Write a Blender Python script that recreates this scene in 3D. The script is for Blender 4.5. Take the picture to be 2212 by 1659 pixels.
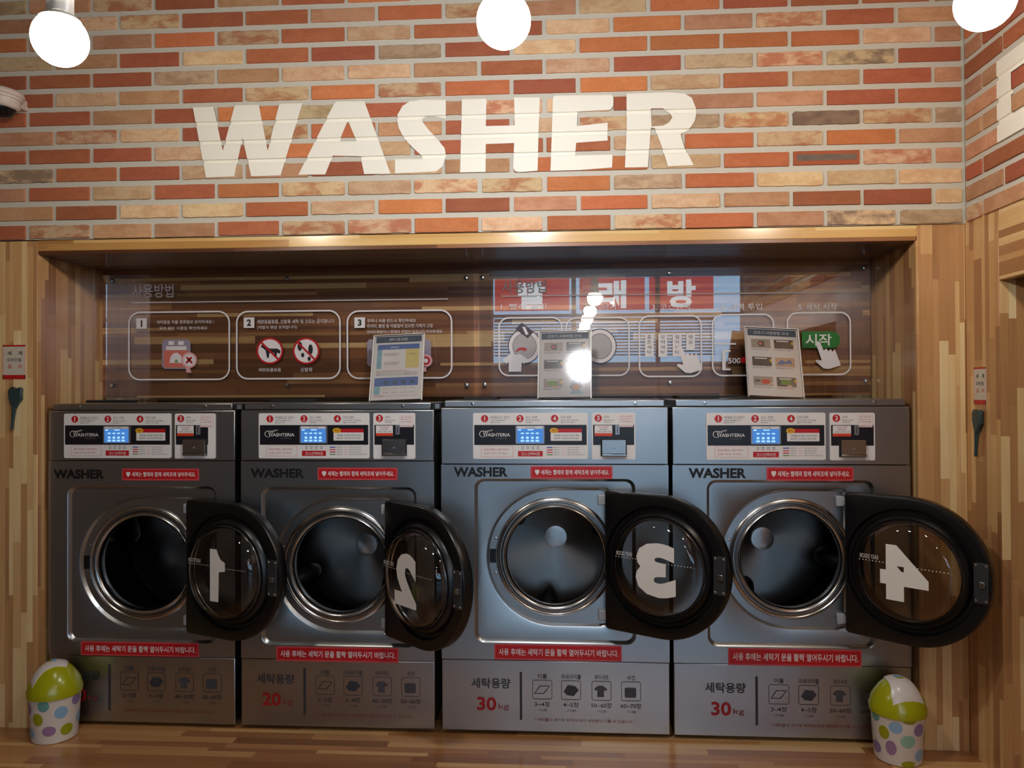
import bpy, bmesh, math, random
from math import sin, cos, pi, radians, sqrt, atan2
from mathutils import Vector, Matrix, geometry

SC = bpy.context.scene
for o in list(bpy.data.objects):
    bpy.data.objects.remove(o)
COL = SC.collection
RNG = random.Random(7)

# ------------------------------------------------------------------ camera
YAW, PITCH, ROLL = 0.0635, 0.0097, 0.0043
CAM = Vector((0.0, -2.7629, 1.2582))
FPX, CX, CY = 1662.0, 1106.0, 829.5


def ray(u, v):
    dx, dy = u - CX, v - CY
    c, s = cos(ROLL), sin(ROLL)
    x, y = dx * c - dy * s, dx * s + dy * c
    r, up = x / FPX, -y / FPX
    c, s = cos(PITCH), sin(PITCH)
    d, z = c - up * s, s + up * c
    c, s = cos(YAW), sin(YAW)
    return Vector((r * c - d * s, r * s + d * c, z))


def at(u, v, Y=0.0):
    """point of the plane y = Y seen at photo pixel (u, v) -> (x, z)"""
    d = ray(u, v)
    t = (Y - CAM.y) / d.y
    return CAM.x + d.x * t, CAM.z + d.z * t


cam_d = bpy.data.cameras.new('camera')
cam = bpy.data.objects.new('camera', cam_d)
COL.objects.link(cam)
cam_d.sensor_width = 36.0
cam_d.lens = 36.0 * FPX / 2212.0
cam_d.clip_start = 0.02
fwd, rt, dn = ray(CX, CY), ray(CX + 100, CY) - ray(CX, CY), ray(CX, CY + 100) - ray(CX, CY)
fwd.normalize(); rt.normalize()
up = rt.cross(fwd).normalized()
cam.matrix_world = Matrix(((rt.x, up.x, -fwd.x, CAM.x), (rt.y, up.y, -fwd.y, CAM.y), (rt.z, up.z, -fwd.z, CAM.z), (0, 0, 0, 1)))
SC.camera = cam

# ------------------------------------------------------------------ light
SC.view_settings.view_transform = 'Standard'
SC.view_settings.look = 'None'
SC.view_settings.gamma = 1.0
SC.view_settings.use_curve_mapping = False
SC.view_settings.exposure = 0.0
BULB_L = 132.0        # radiance of the lit bulbs by the machines
ROW_L = 60.0         # bulbs of the row over the middle of the room
world = bpy.data.worlds.new('daylight')
SC.world = world
world.use_nodes = True
wn = world.node_tree.nodes['Background']
wn.inputs['Color'].default_value = (0.42, 0.66, 0.92, 1)
wn.inputs['Strength'].default_value = 5.0
try:
    SC.cycles.use_denoising = True
    SC.cycles.sample_clamp_indirect = 6.0
    SC.cycles.max_bounces = 8
    SC.cycles.transparent_max_bounces = 12
    SC.cycles.caustics_reflective = False
    SC.cycles.caustics_refractive = False
except Exception:
    pass

# ------------------------------------------------------------------ materials
def srgb(r, g, b):
    f = lambda c: c / 12.92 if c <= 0.04045 else ((c + 0.055) / 1.055) ** 2.4
    return (f(r), f(g), f(b), 1.0)


MATS = {}


def mat(name, col=(0.5, 0.5, 0.5), rough=0.5, metal=0.0, emit=None, es=1.0, coat=0.0, spec=None, bump=0.0, bscale=60.0, aniso=0.0):
    if name in MATS:
        return MATS[name]
    m = bpy.data.materials.new(name)
    m.use_nodes = True
    nt = m.node_tree
    b = nt.nodes['Principled BSDF']
    b.inputs['Base Color'].default_value = srgb(*col)
    b.inputs['Roughness'].default_value = rough
    b.inputs['Metallic'].default_value = metal
    b.inputs['Coat Weight'].default_value = coat
    b.inputs['Coat Roughness'].default_value = 0.08
    if spec is not None:
        b.inputs['Specular IOR Level'].default_value = spec
    if aniso:
        b.inputs['Anisotropic'].default_value = aniso
    if emit:
        b.inputs['Emission Color'].default_value = srgb(*emit)
        b.inputs['Emission Strength'].default_value = es
    # a little tonal unevenness so that no surface is perfectly flat
    nz = nt.nodes.new('ShaderNodeTexNoise')
    nz.inputs['Scale'].default_value = bscale
    nz.inputs['Detail'].default_value = 3
    tc = nt.nodes.new('ShaderNodeTexCoord')
    nt.links.new(tc.outputs['Object'], nz.inputs['Vector'])
    mr = nt.nodes.new('ShaderNodeMapRange')
    mr.inputs['To Min'].default_value = max(rough - 0.04, 0.01)
    mr.inputs['To Max'].default_value = min(rough + 0.04, 1.0)
    nt.links.new(nz.outputs['Fac'], mr.inputs['Value'])
    nt.links.new(mr.outputs['Result'], b.inputs['Roughness'])
    if bump:
        bp = nt.nodes.new('ShaderNodeBump')
        bp.inputs['Strength'].default_value = bump
        bp.inputs['Distance'].default_value = 0.002
        nt.links.new(nz.outputs['Fac'], bp.inputs['Height'])
        nt.links.new(bp.outputs['Normal'], b.inputs['Normal'])
    MATS[name] = m
    return m


def steel(name, col=(0.69, 0.70, 0.70), rough=0.30, axis=0):
    """brushed stainless sheet: fine grain along one axis, large soft dents"""
    if name in MATS:
        return MATS[name]
    m = bpy.data.materials.new(name)
    m.use_nodes = True
    nt = m.node_tree
    b = nt.nodes['Principled BSDF']
    b.inputs['Base Color'].default_value = srgb(*col)
    b.inputs['Metallic'].default_value = 1.0
    tc = nt.nodes.new('ShaderNodeTexCoord')
    mp = nt.nodes.new('ShaderNodeMapping')
    mp.inputs['Scale'].default_value = (6, 6, 900) if axis == 0 else (900, 900, 6)
    nt.links.new(tc.outputs['Object'], mp.inputs['Vector'])
    n1 = nt.nodes.new('ShaderNodeTexNoise')
    n1.inputs['Scale'].default_value = 1.0
    nt.links.new(mp.outputs['Vector'], n1.inputs['Vector'])
    n2 = nt.nodes.new('ShaderNodeTexNoise')
    n2.inputs['Scale'].default_value = 3.2
    n2.inputs['Detail'].default_value = 1
    nt.links.new(tc.outputs['Object'], n2.inputs['Vector'])
    mr = nt.nodes.new('ShaderNodeMapRange')
    mr.inputs['To Min'].default_value = rough - 0.012
    mr.inputs['To Max'].default_value = rough + 0.015
    nt.links.new(n1.outputs['Fac'], mr.inputs['Value'])
    nt.links.new(mr.outputs['Result'], b.inputs['Roughness'])
    bp = nt.nodes.new('ShaderNodeBump')
    bp.inputs['Strength'].default_value = 0.35
    bp.inputs['Distance'].default_value = 0.012
    nt.links.new(n2.outputs['Fac'], bp.inputs['Height'])
    nt.links.new(bp.outputs['Normal'], b.inputs['Normal'])
    MATS[name] = m
    return m


def clear(name, tint=(1, 1, 1), ior=1.5, rough=0.0, body=0.0, bcol=(0.1, 0.1, 0.1)):
    """clear sheet: passes light straight through, mirrors by Fresnel"""
    if name in MATS:
        return MATS[name]
    m = bpy.data.materials.new(name)
    m.use_nodes = True
    nt = m.node_tree
    nt.nodes.clear()
    out = nt.nodes.new('ShaderNodeOutputMaterial')
    tr = nt.nodes.new('ShaderNodeBsdfTransparent')
    tr.inputs['Color'].default_value = (*tint, 1)
    gl = nt.nodes.new('ShaderNodeBsdfGlossy')
    gl.inputs['Roughness'].default_value = rough
    gl.inputs['Color'].default_value = (1, 1, 1, 1)
    fr = nt.nodes.new('ShaderNodeFresnel')
    fr.inputs['IOR'].default_value = ior
    mx = nt.nodes.new('ShaderNodeMixShader')
    nt.links.new(fr.outputs['Fac'], mx.inputs['Fac'])
    nt.links.new(gl.outputs['BSDF'], mx.inputs[2])
    if body:
        df = nt.nodes.new('ShaderNodeBsdfDiffuse')
        df.inputs['Color'].default_value = srgb(*bcol)
        m2 = nt.nodes.new('ShaderNodeMixShader')
        m2.inputs['Fac'].default_value = body
        nt.links.new(tr.outputs['BSDF'], m2.inputs[1])
        nt.links.new(df.outputs['BSDF'], m2.inputs[2])
        nt.links.new(m2.outputs['Shader'], mx.inputs[1])
    else:
        nt.links.new(tr.outputs['BSDF'], mx.inputs[1])
    nt.links.new(mx.outputs['Shader'], out.inputs['Surface'])
    MATS[name] = m
    return m


class NB:
    """tiny node helper"""
    def __init__(s, nt):
        s.nt = nt

    def n(s, t, **kw):
        x = s.nt.nodes.new(t)
        for k, v in kw.items():
            setattr(x, k, v)
        return x

    def link(s, a, b):
        s.nt.links.new(a, b)

    def math(s, op, a, b=None, c=None):
        x = s.n('ShaderNodeMath', operation=op)
        for i, v in enumerate((a, b, c)):
            if v is None:
                continue
            if isinstance(v, (int, float)):
                x.inputs[i].default_value = v
            else:
                s.link(v, x.inputs[i])
        return x.outputs[0]

    def comb(s, x, y, z):
        c = s.n('ShaderNodeCombineXYZ')
        for i, v in enumerate((x, y, z)):
            if isinstance(v, (int, float)):
                c.inputs[i].default_value = v
            else:
                s.link(v, c.inputs[i])
        return c.outputs[0]


def wood(name, along, across, w=0.031, L=0.33, seed=0.0, rough=0.32, ramp=None, coat=0.5):
    """finger-jointed block board: staves running along one axis, each with its own tone"""
    if name in MATS:
        return MATS[name]
    m = bpy.data.materials.new(name)
    m.use_nodes = True
    nt = m.node_tree
    b = nt.nodes['Principled BSDF']
    N = NB(nt)
    tc = N.n('ShaderNodeTexCoord')
    sp = N.n('ShaderNodeSeparateXYZ')
    N.link(tc.outputs['Object'], sp.inputs[0])
    ax = {'x': sp.outputs[0], 'y': sp.outputs[1], 'z': sp.outputs[2]}
    a, c = ax[along], ax[across]
    # uneven stave widths
    wob = N.math('MULTIPLY', N.math('SINE', N.math('MULTIPLY', c, 83.0)), 0.0055)
    wob2 = N.math('MULTIPLY', N.math('SINE', N.math('MULTIPLY', c, 37.0)), 0.007)
    cw = N.math('DIVIDE', N.math('ADD', N.math('ADD', c, wob), wob2), w)
    si = N.math('FLOOR', N.math('ADD', cw, 37.0 + seed))
    wn1 = N.n('ShaderNodeTexWhiteNoise', noise_dimensions='1D')
    N.link(si, wn1.inputs['W'])
    ln = N.math('MULTIPLY', N.math('ADD', wn1.outputs['Value'], 0.75), L)
    off = N.math('MULTIPLY', wn1.outputs['Value'], 7.31)
    al = N.math('ADD', N.math('DIVIDE', a, ln), off)
    ai = N.math('FLOOR', N.math('ADD', al, 50.0))
    wn2 = N.n('ShaderNodeTexWhiteNoise', noise_dimensions='3D')
    N.link(N.comb(si, ai, seed + 0.5), wn2.inputs['Vector'])
    # grain
    big = N.math('MULTIPLY', c, 55.0)
    sm = N.math('MULTIPLY', a, 3.0)
    gz = N.n('ShaderNodeTexNoise')
    gz.inputs['Scale'].default_value = 1.0
    gz.inputs['Detail'].default_value = 4
    gz.inputs['Distortion'].default_value = 0.6
    N.link(N.comb(big, sm, N.math('MULTIPLY', wn2.outputs['Value'], 40.0)), gz.inputs['Vector'])
    fine = N.n('ShaderNodeTexNoise')
    fine.inputs['Scale'].default_value = 1.0
    fine.inputs['Detail'].default_value = 2
    N.link(N.comb(N.math('MULTIPLY', c, 420.0), N.math('MULTIPLY', a, 9.0), si), fine.inputs['Vector'])
    v = N.math('ADD', N.math('MULTIPLY', wn2.outputs['Value'], 0.80), N.math('MULTIPLY', gz.outputs['Fac'], 0.30))
    v = N.math('SUBTRACT', N.math('ADD', v, N.math('MULTIPLY', fine.outputs['Fac'], 0.10)), 0.12)
    cr = N.n('ShaderNodeValToRGB')
    ramp = ramp or [(0.0, (0.52, 0.34, 0.20)), (0.16, (0.64, 0.44, 0.27)), (0.40, (0.73, 0.53, 0.33)),
                    (0.66, (0.80, 0.61, 0.39)), (0.82, (0.87, 0.71, 0.48)), (1.0, (0.93, 0.82, 0.62))]
    el = cr.color_ramp.elements
    while len(el) > 1:
        el.remove(el[-1])
    el[0].position = ramp[0][0]
    el[0].color = srgb(*ramp[0][1])
    for p, cc in ramp[1:]:
        e = el.new(p)
        e.color = srgb(*cc)
    N.link(v, cr.inputs['Fac'])
    # dark knots
    kn = N.n('ShaderNodeTexVoronoi')
    kn.inputs['Scale'].default_value = 2.6
    N.link(tc.outputs['Object'], kn.inputs['Vector'])
    kd = N.math('SUBTRACT', 1.0, N.math('MULTIPLY', N.math('MINIMUM', kn.outputs['Distance'], 0.045), 22.0))
    km = N.math('MULTIPLY', kd, 0.55)
    mixk = N.n('ShaderNodeMix', data_type='RGBA')
    N.link(km, mixk.inputs['Factor'])
    N.link(cr.outputs['Color'], mixk.inputs['A'])
    mixk.inputs['B'].default_value = srgb(0.30, 0.16, 0.08)
    # thin dark joint between staves
    fr = N.math('FRACT', N.math('ADD', cw, 37.0 + seed))
    jl = N.math('LESS_THAN', fr, 0.03)
    mixj = N.n('ShaderNodeMix', data_type='RGBA')
    N.link(N.math('MULTIPLY', jl, 0.35), mixj.inputs['Factor'])
    N.link(mixk.outputs['Result'], mixj.inputs['A'])
    mixj.inputs['B'].default_value = srgb(0.34, 0.2, 0.11)
    N.link(mixj.outputs['Result'], b.inputs['Base Color'])
    b.inputs['Roughness'].default_value = rough
    b.inputs['Coat Weight'].default_value = coat
    b.inputs['Coat Roughness'].default_value = 0.15
    bp = N.n('ShaderNodeBump')
    bp.inputs['Strength'].default_value = 0.12
    bp.inputs['Distance'].default_value = 0.001
    N.link(gz.outputs['Fac'], bp.inputs['Height'])
    N.link(bp.outputs['Normal'], b.inputs['Normal'])
    MATS[name] = m
    return m


def brick_mat():
    if 'brick_faces' in MATS:
        return MATS['brick_faces']
    m = bpy.data.materials.new('brick_faces')
    m.use_nodes = True
    nt = m.node_tree
    b = nt.nodes['Principled BSDF']
    N = NB(nt)
    ca = N.n('ShaderNodeAttribute', attribute_name='tone_a')
    cb = N.n('ShaderNodeAttribute', attribute_name='tone_b')
    tc = N.n('ShaderNodeTexCoord')
    mp = N.n('ShaderNodeMapping')
    mp.inputs['Scale'].default_value = (13, 13, 26)
    N.link(tc.outputs['Object'], mp.inputs['Vector'])
    n1 = N.n('ShaderNodeTexNoise')
    n1.inputs['Scale'].default_value = 1.0
    n1.inputs['Detail'].default_value = 4
    n1.inputs['Roughness'].default_value = 0.6
    n1.inputs['Distortion'].default_value = 0.35
    N.link(mp.outputs['Vector'], n1.inputs['Vector'])
    mr = N.n('ShaderNodeMapRange')
    mr.inputs['From Min'].default_value = 0.42
    mr.inputs['From Max'].default_value = 0.60
    N.link(n1.outputs['Fac'], mr.inputs['Value'])
    mx = N.n('ShaderNodeMix', data_type='RGBA')
    N.link(N.math('MULTIPLY', mr.outputs['Result'], 1.0), mx.inputs['Factor'])
    N.link(ca.outputs['Color'], mx.inputs['A'])
    N.link(cb.outputs['Color'], mx.inputs['B'])
    n2 = N.n('ShaderNodeTexNoise')
    n2.inputs['Scale'].default_value = 95
    n2.inputs['Detail'].default_value = 6
    N.link(tc.outputs['Object'], n2.inputs['Vector'])
    mr2 = N.n('ShaderNodeMapRange')
    mr2.inputs['To Min'].default_value = 0.82
    mr2.inputs['To Max'].default_value = 1.14
    N.link(n2.outputs['Fac'], mr2.inputs['Value'])
    vm = N.n('ShaderNodeVectorMath', operation='SCALE')
    N.link(mx.outputs['Result'], vm.inputs[0])
    N.link(mr2.outputs['Result'], vm.inputs['Scale'])
    N.link(vm.outputs[0], b.inputs['Base Color'])
    b.inputs['Roughness'].default_value = 0.82
    bp = N.n('ShaderNodeBump')
    bp.inputs['Strength'].default_value = 0.45
    bp.inputs['Distance'].default_value = 0.0025
    N.link(N.math('ADD', n2.outputs['Fac'], n1.outputs['Fac']), bp.inputs['Height'])
    N.link(bp.outputs['Normal'], b.inputs['Normal'])
    MATS['brick_faces'] = m
    return m


STEEL = steel('brushed_steel')
STEEL_RING = mat('polished_ring', (0.74, 0.73, 0.72), 0.22, 1.0)
DRUM = mat('drum_steel', (0.36, 0.35, 0.34), 0.30, 1.0, aniso=0.85)
_nt = DRUM.node_tree
_tg = _nt.nodes.new('ShaderNodeTangent'); _tg.direction_type = 'RADIAL'; _tg.axis = 'Y'
_nt.links.new(_tg.outputs[0], _nt.nodes['Principled BSDF'].inputs['Tangent'])
DARK = mat('dark_gap', (0.05, 0.05, 0.055), 0.6)
BLACK = mat('black_plastic', (0.045, 0.045, 0.05), 0.33, spec=0.5)
BLACK_M = mat('matt_black', (0.06, 0.06, 0.065), 0.6)
WHITE = mat('white_print', (0.90, 0.88, 0.86), 0.4)
WHITE_P = mat('white_plastic', (0.88, 0.86, 0.82), 0.35)
PANEL_BLACK = mat('panel_black', (0.10, 0.095, 0.12), 0.3)
RED = mat('red_print', (0.74, 0.10, 0.12), 0.35)
RED_D = mat('deep_red_print', (0.62, 0.07, 0.09), 0.35)
RED_EDGE = mat('pale_red_edge', (0.80, 0.28, 0.30), 0.35)
ORANGE = mat('orange_red_print', (0.85, 0.27, 0.15), 0.35)
YELLOW = mat('yellow_badge', (0.88, 0.66, 0.12), 0.35)
GREY_P = mat('grey_print', (0.42, 0.41, 0.43), 0.5)
DGREY = mat('dark_grey_print', (0.20, 0.20, 0.22), 0.5)
PINK = mat('pink_print', (0.90, 0.66, 0.66), 0.45)
BLUE_P = mat('blue_print', (0.25, 0.38, 0.68), 0.45)
GREEN_P = mat('green_print', (0.42, 0.62, 0.40), 0.45)
SCREEN = mat('lit_screen', (0.1, 0.2, 0.4), 0.2, emit=(0.30, 0.55, 0.86), es=0.75)
SCREEN_L = mat('lit_icons', (0.3, 0.4, 0.5), 0.2, emit=(0.66, 0.86, 1.0), es=1.0)
SILVER = mat('silver_frame', (0.62, 0.63, 0.66), 0.3, 0.7)
BRACKET = mat('grey_hinge_plastic', (0.66, 0.66, 0.67), 0.4)
SHEETPRINT = mat('clear_sheet_white_print', (0.92, 0.89, 0.88), 0.5)
ACRYL = clear('acrylic', (0.97, 0.975, 0.98), 1.6)
STAND_AC = clear('stand_acrylic', (0.97, 0.97, 0.97), 1.6, .075)
ACRYL_EDGE = mat('acrylic_edge', (0.93, 0.90, 0.86), 0.3)
GLASS = clear('door_glass', (0.80, 0.80, 0.80), 1.55)
PANE = clear('window_glass', (0.94, 0.96, 0.97), 1.5)
WOOD_V = wood('block_board_upright', 'z', 'x', w=0.024, seed=3, rough=0.4,
              ramp=[(0.0, (0.60, 0.42, 0.26)), (0.16, (0.72, 0.53, 0.34)), (0.42, (0.79, 0.60, 0.39)), (0.62, (0.85, 0.68, 0.46)), (0.78, (0.92, 0.79, 0.56)), (1.0, (0.96, 0.88, 0.70))])
WOOD_VY = wood('block_board_upright_side', 'z', 'y', seed=11)
WOOD_H = wood('block_board_level', 'x', 'z', w=0.019, L=0.55, seed=5,
              ramp=[(0.0, (0.42, 0.24, 0.13)), (0.35, (0.55, 0.33, 0.18)), (0.62, (0.66, 0.42, 0.23)), (0.74, (0.74, 0.50, 0.29)), (0.80, (0.90, 0.68, 0.42)), (1.0, (0.96, 0.80, 0.55))])
WOOD_L = wood('block_board_lintel', 'x', 'z', w=0.022, L=0.5, seed=21, rough=0.22, coat=1.0,
              ramp=[(0.0, (0.66, 0.45, 0.25)), (0.3, (0.80, 0.60, 0.34)), (0.65, (0.88, 0.71, 0.44)), (1.0, (0.96, 0.86, 0.62))])
WOOD_S = wood('block_board_soffit_shaded', 'x', 'y', w=0.03, L=0.45, seed=8,  # ramp darkened: the soffit's shade is put into the wood colour
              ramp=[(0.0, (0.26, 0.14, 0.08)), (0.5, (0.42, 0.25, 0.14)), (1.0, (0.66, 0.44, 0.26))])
WOOD_F = wood('block_board_platform', 'x', 'y', w=0.036, L=0.42, seed=14, rough=0.38,
              ramp=[(0.0, (0.50, 0.31, 0.17)), (0.3, (0.68, 0.46, 0.27)), (0.65, (0.78, 0.57, 0.35)), (1.0, (0.90, 0.74, 0.50))])
WOOD_HY = wood('block_board_header', 'y', 'z', w=0.03, L=0.5, seed=17)
PAINT = mat('white_wall_paint', (0.95, 0.93, 0.87), 0.55, bump=0.15, bscale=120)
MORTAR = mat('mortar', (0.79, 0.77, 0.71), 0.9, bump=0.5, bscale=220)
PLASTER = mat('room_plaster', (0.40, 0.33, 0.27), 0.85)
CEIL = mat('ceiling_paint', (0.42, 0.39, 0.36), 0.85)
FLOORM = mat('grey_floor_tile', (0.42, 0.36, 0.30), 0.35)


# ------------------------------------------------------------------ mesh builder
_TXT = {}


def text_geo(s, bold=0.0):
    key = (s, bold)
    if key in _TXT:
        return _TXT[key]
    cu = bpy.data.curves.new('t', 'FONT')
    cu.body = s
    cu.size = 1.0
    cu.offset = bold
    cu.resolution_u = 3
    ob = bpy.data.objects.new('t', cu)
    me = ob.to_mesh()
    vs = [(v.co.x, v.co.y) for v in me.vertices]
    fs = [tuple(p.vertices) for p in me.polygons]
    ob.to_mesh_clear()
    bpy.data.objects.remove(ob)
    bpy.data.curves.remove(cu)
    if vs:
        x0 = min(v[0] for v in vs); x1 = max(v[0] for v in vs)
        y0 = min(v[1] for v in vs); y1 = max(v[1] for v in vs)
        vs = [((x - x0) / max(x1 - x0, 1e-6), (y - y0) / max(y1 - y0, 1e-6)) for x, y in vs]
        asp = (x1 - x0) / max(y1 - y0, 1e-6)
    else:
        asp = 1
    _TXT[key] = (vs, fs, asp)
    return _TXT[key]


def rrect(x0, x1, z0, z1, r, n=6):
    pts = []
    for cx, cz, a0 in ((x1 - r, z1 - r, 0), (x0 + r, z1 - r, 90), (x0 + r, z0 + r, 180), (x1 - r, z0 + r, 270)):
        for i in range(n + 1):
            a = radians(a0 + 90 * i / n)
            pts.append((cx + r * cos(a), cz + r * sin(a)))
    return pts[::-1]


def ell(cx, cz, rx, rz, n=28, rot=0.0):
    return [(cx + rx * cos(a) * cos(rot) - rz * sin(a) * sin(rot), cz + rx * cos(a) * sin(rot) + rz * sin(a) * cos(rot))
            for a in [-2 * pi * i / n for i in range(n)]]


class MB:
    def __init__(s, M=None):
        s.v, s.f, s.fm, s.mats, s.M = [], [], [], [], M

    def mi(s, m):
        if m not in s.mats:
            s.mats.append(m)
        return s.mats.index(m)

    def add(s, vs, fs, m):
        k = len(s.v)
        i = s.mi(m)
        s.v += [tuple(v) for v in vs]
        for f in fs:
            s.f.append(tuple(k + q for q in f))
            s.fm.append(i)

    def box(s, x0, x1, y0, y1, z0, z1, m):
        vs = [(x, y, z) for x in (x0, x1) for y in (y0, y1) for z in (z0, z1)]
        s.add(vs, [(0, 1, 3, 2), (4, 6, 7, 5), (0, 4, 5, 1), (2, 3, 7, 6), (0, 2, 6, 4), (1, 5, 7, 3)], m)

    def prism(s, poly, y0, y1, m):
        """polygon in (x, z), clockwise as seen from -y, extruded from y0 (front) to y1"""
        n = len(poly)
        vs = [(x, y0, z) for x, z in poly] + [(x, y1, z) for x, z in poly]
        fs = [tuple(range(n))[::-1], tuple(range(n, 2 * n))] + [(i, (i + 1) % n, n + (i + 1) % n, n + i) for i in range(n)]
        s.add(vs, fs, m)

    def flat(s, poly, y, m):
        s.add([(x, y, z) for x, z in poly], [tuple(range(len(poly)))[::-1]], m)

    def rect(s, x0, x1, z0, z1, y, m):
        s.flat([(x0, z0), (x0, z1), (x1, z1), (x1, z0)], y, m)

    def frame(s, po, pi_, y, m):
        n = len(po)
        s.add([(x, y, z) for x, z in po] + [(x, y, z) for x, z in pi_], [(i, n + i, n + (i + 1) % n, (i + 1) % n) for i in range(n)], m)

    def text(s, t, x0, x1, z0, z1, y, m, bold=0.0, mirror=False, keep=False, rot=0.0):
        vs, fs, asp = text_geo(t, bold)
        if not vs:
            return
        if keep:
            w = min(x1 - x0, asp * (z1 - z0)); c = (x0 + x1) / 2; x0, x1 = c - w / 2, c + w / 2
        pts = []
        for a, b in vs:
            if mirror:
                a = 1 - a
            x, z = x0 + a * (x1 - x0), z0 + b * (z1 - z0)
            if rot:
                cx, cz = (x0 + x1) / 2, (z0 + z1) / 2
                dx, dz = x - cx, z - cz
                x, z = cx + dx * cos(rot) - dz * sin(rot), cz + dx * sin(rot) + dz * cos(rot)
            pts.append((x, y, z))
        s.add(pts, fs, m)

    def lathe(s, prof, c, m, seg=64, axis='y', a0=0.0, a1=2 * pi):
        """prof = (r, h) along the axis"""
        full = abs(a1 - a0 - 2 * pi) < 1e-6
        n = seg if full else seg + 1
        vs = []
        for r, h in prof:
            for i in range(n):
                a = a0 + (a1 - a0) * i / seg
                if axis == 'y':
                    vs.append((c[0] + r * cos(a), c[1] + h, c[2] + r * sin(a)))
                elif axis == 'z':
                    vs.append((c[0] + r * cos(a), c[1] + r * sin(a), c[2] + h))
                else:
                    vs.append((c[0] + h, c[1] + r * cos(a), c[2] + r * sin(a)))
        fs = []
        for j in range(len(prof) - 1):
            for i in range(seg):
                p, q = i, (i + 1) % n
                fs.append((j * n + p, j * n + q, (j + 1) * n + q, (j + 1) * n + p))
        s.add(vs, fs, m)

    def tube(s, path, r, m, seg=12, caps=True):
        P = [Vector(p) for p in path]
        rs = r if isinstance(r, (list, tuple)) else [r] * len(P)
        vs = []
        pu = None
        for i, p in enumerate(P):
            t = (P[min(i + 1, len(P) - 1)] - P[max(i - 1, 0)]).normalized()
            u = (t.orthogonal() if pu is None else (pu - t * pu.dot(t))).normalized()
            pu = u
            w = t.cross(u)
            for k in range(seg):
                a = 2 * pi * k / seg
                vs.append(p + (u * cos(a) + w * sin(a)) * rs[i])
        fs = [(j * seg + k, j * seg + (k + 1) % seg, (j + 1) * seg + (k + 1) % seg, (j + 1) * seg + k) for j in range(len(P) - 1) for k in range(seg)]
        if caps:
            fs += [tuple(range(seg))[::-1], tuple(range((len(P) - 1) * seg, len(P) * seg))]
        s.add(vs, fs, m)

    def sphere(s, c, r, m, seg=32, rings=16, sc=(1, 1, 1)):
        vs = []
        for j in range(rings + 1):
            t = pi * j / rings
            for i in range(seg):
                a = 2 * pi * i / seg
                vs.append((c[0] + r * sc[0] * sin(t) * cos(a), c[1] + r * sc[1] * sin(t) * sin(a), c[2] + r * sc[2] * cos(t)))
        fs = [(j * seg + i, (j + 1) * seg + i, (j + 1) * seg + (i + 1) % seg, j * seg + (i + 1) % seg) for j in range(rings) for i in range(seg)]
        s.add(vs, fs, m)

    def build(s, name, parent=None, bevel=0.0, smooth=35, solid=0.0, merge=True):
        me = bpy.data.meshes.new(name)
        me.from_pydata(s.v, [], s.f)
        for m in s.mats:
            me.materials.append(m)
        me.polygons.foreach_set('material_index', s.fm)
        if merge:
            bm = bmesh.new()
            bm.from_mesh(me)
            bmesh.ops.remove_doubles(bm, verts=bm.verts, dist=1e-6)
            bm.to_mesh(me)
            bm.free()
        if s.M is not None:
            me.transform(s.M)
        if smooth:
            me.shade_smooth()
            me.set_sharp_from_angle(angle=radians(smooth))
        o = bpy.data.objects.new(name, me)
        COL.objects.link(o)
        if parent:
            o.parent = parent
        if bevel:
            b = o.modifiers.new('bevel', 'BEVEL')
            b.width = bevel
            b.segments = 2
            b.limit_method = 'ANGLE'
            b.angle_limit = radians(50)
        if solid:
            b = o.modifiers.new('thickness', 'SOLIDIFY')
            b.thickness = solid
        return o


def empty(name, loc=(0, 0, 0)):
    o = bpy.data.objects.new(name, None)
    o.empty_display_size = 0.05
    COL.objects.link(o)
    o.location = loc
    return o


def tag(o, label=None, cat=None, group=None, kind=None):
    if label: o['label'] = label
    if cat: o['category'] = cat
    if group: o['group'] = group
    if kind: o['kind'] = kind
    return o


def struct(o, label=None):
    o['kind'] = 'structure'
    if label: o['label'] = label
    return o


# ------------------------------------------------------------------ dimensions
YF = -0.035                # front plane of the wooden surround
YB = 0.365                 # back panel of the recess
XL, XR = -1.932, 1.226     # opening
ZT = 1.7725                # underside of the lintel
ZW = 1.8265                # top of the wood, bottom of the brick
XC = 1.386                 # room corner, face of the right-hand wall
XLW = -2.30                # face of the left-hand wall
ZC = 2.95
ZFL = -0.16
ZP = 0.026                  # top of the platform
YFR = -7.0                 # glazed front of the room
PITCHZ, BH = 0.0697, 0.0500

# ------------------------------------------------------------------ brick walls
TONES = {
    'R': ((0.66, 0.365, 0.24), (0.69, 0.395, 0.265)),
    'O': ((0.765, 0.445, 0.26), (0.79, 0.475, 0.295)),
    'P': ((0.86, 0.72, 0.56), (0.81, 0.64, 0.48)),
    'T': ((0.78, 0.58, 0.435), (0.73, 0.52, 0.375)),
    'M': ((0.84, 0.70, 0.54), (0.73, 0.48, 0.34)),
    'G': ((0.76, 0.65, 0.51), (0.67, 0.55, 0.42)),
    'K': ((0.54, 0.42, 0.35), (0.47, 0.36, 0.31)),
    'S': ((0.68, 0.34, 0.22), (0.68, 0.34, 0.22)),
    'N': ((0.84, 0.71, 0.55), (0.57, 0.47, 0.38)),
}


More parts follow.
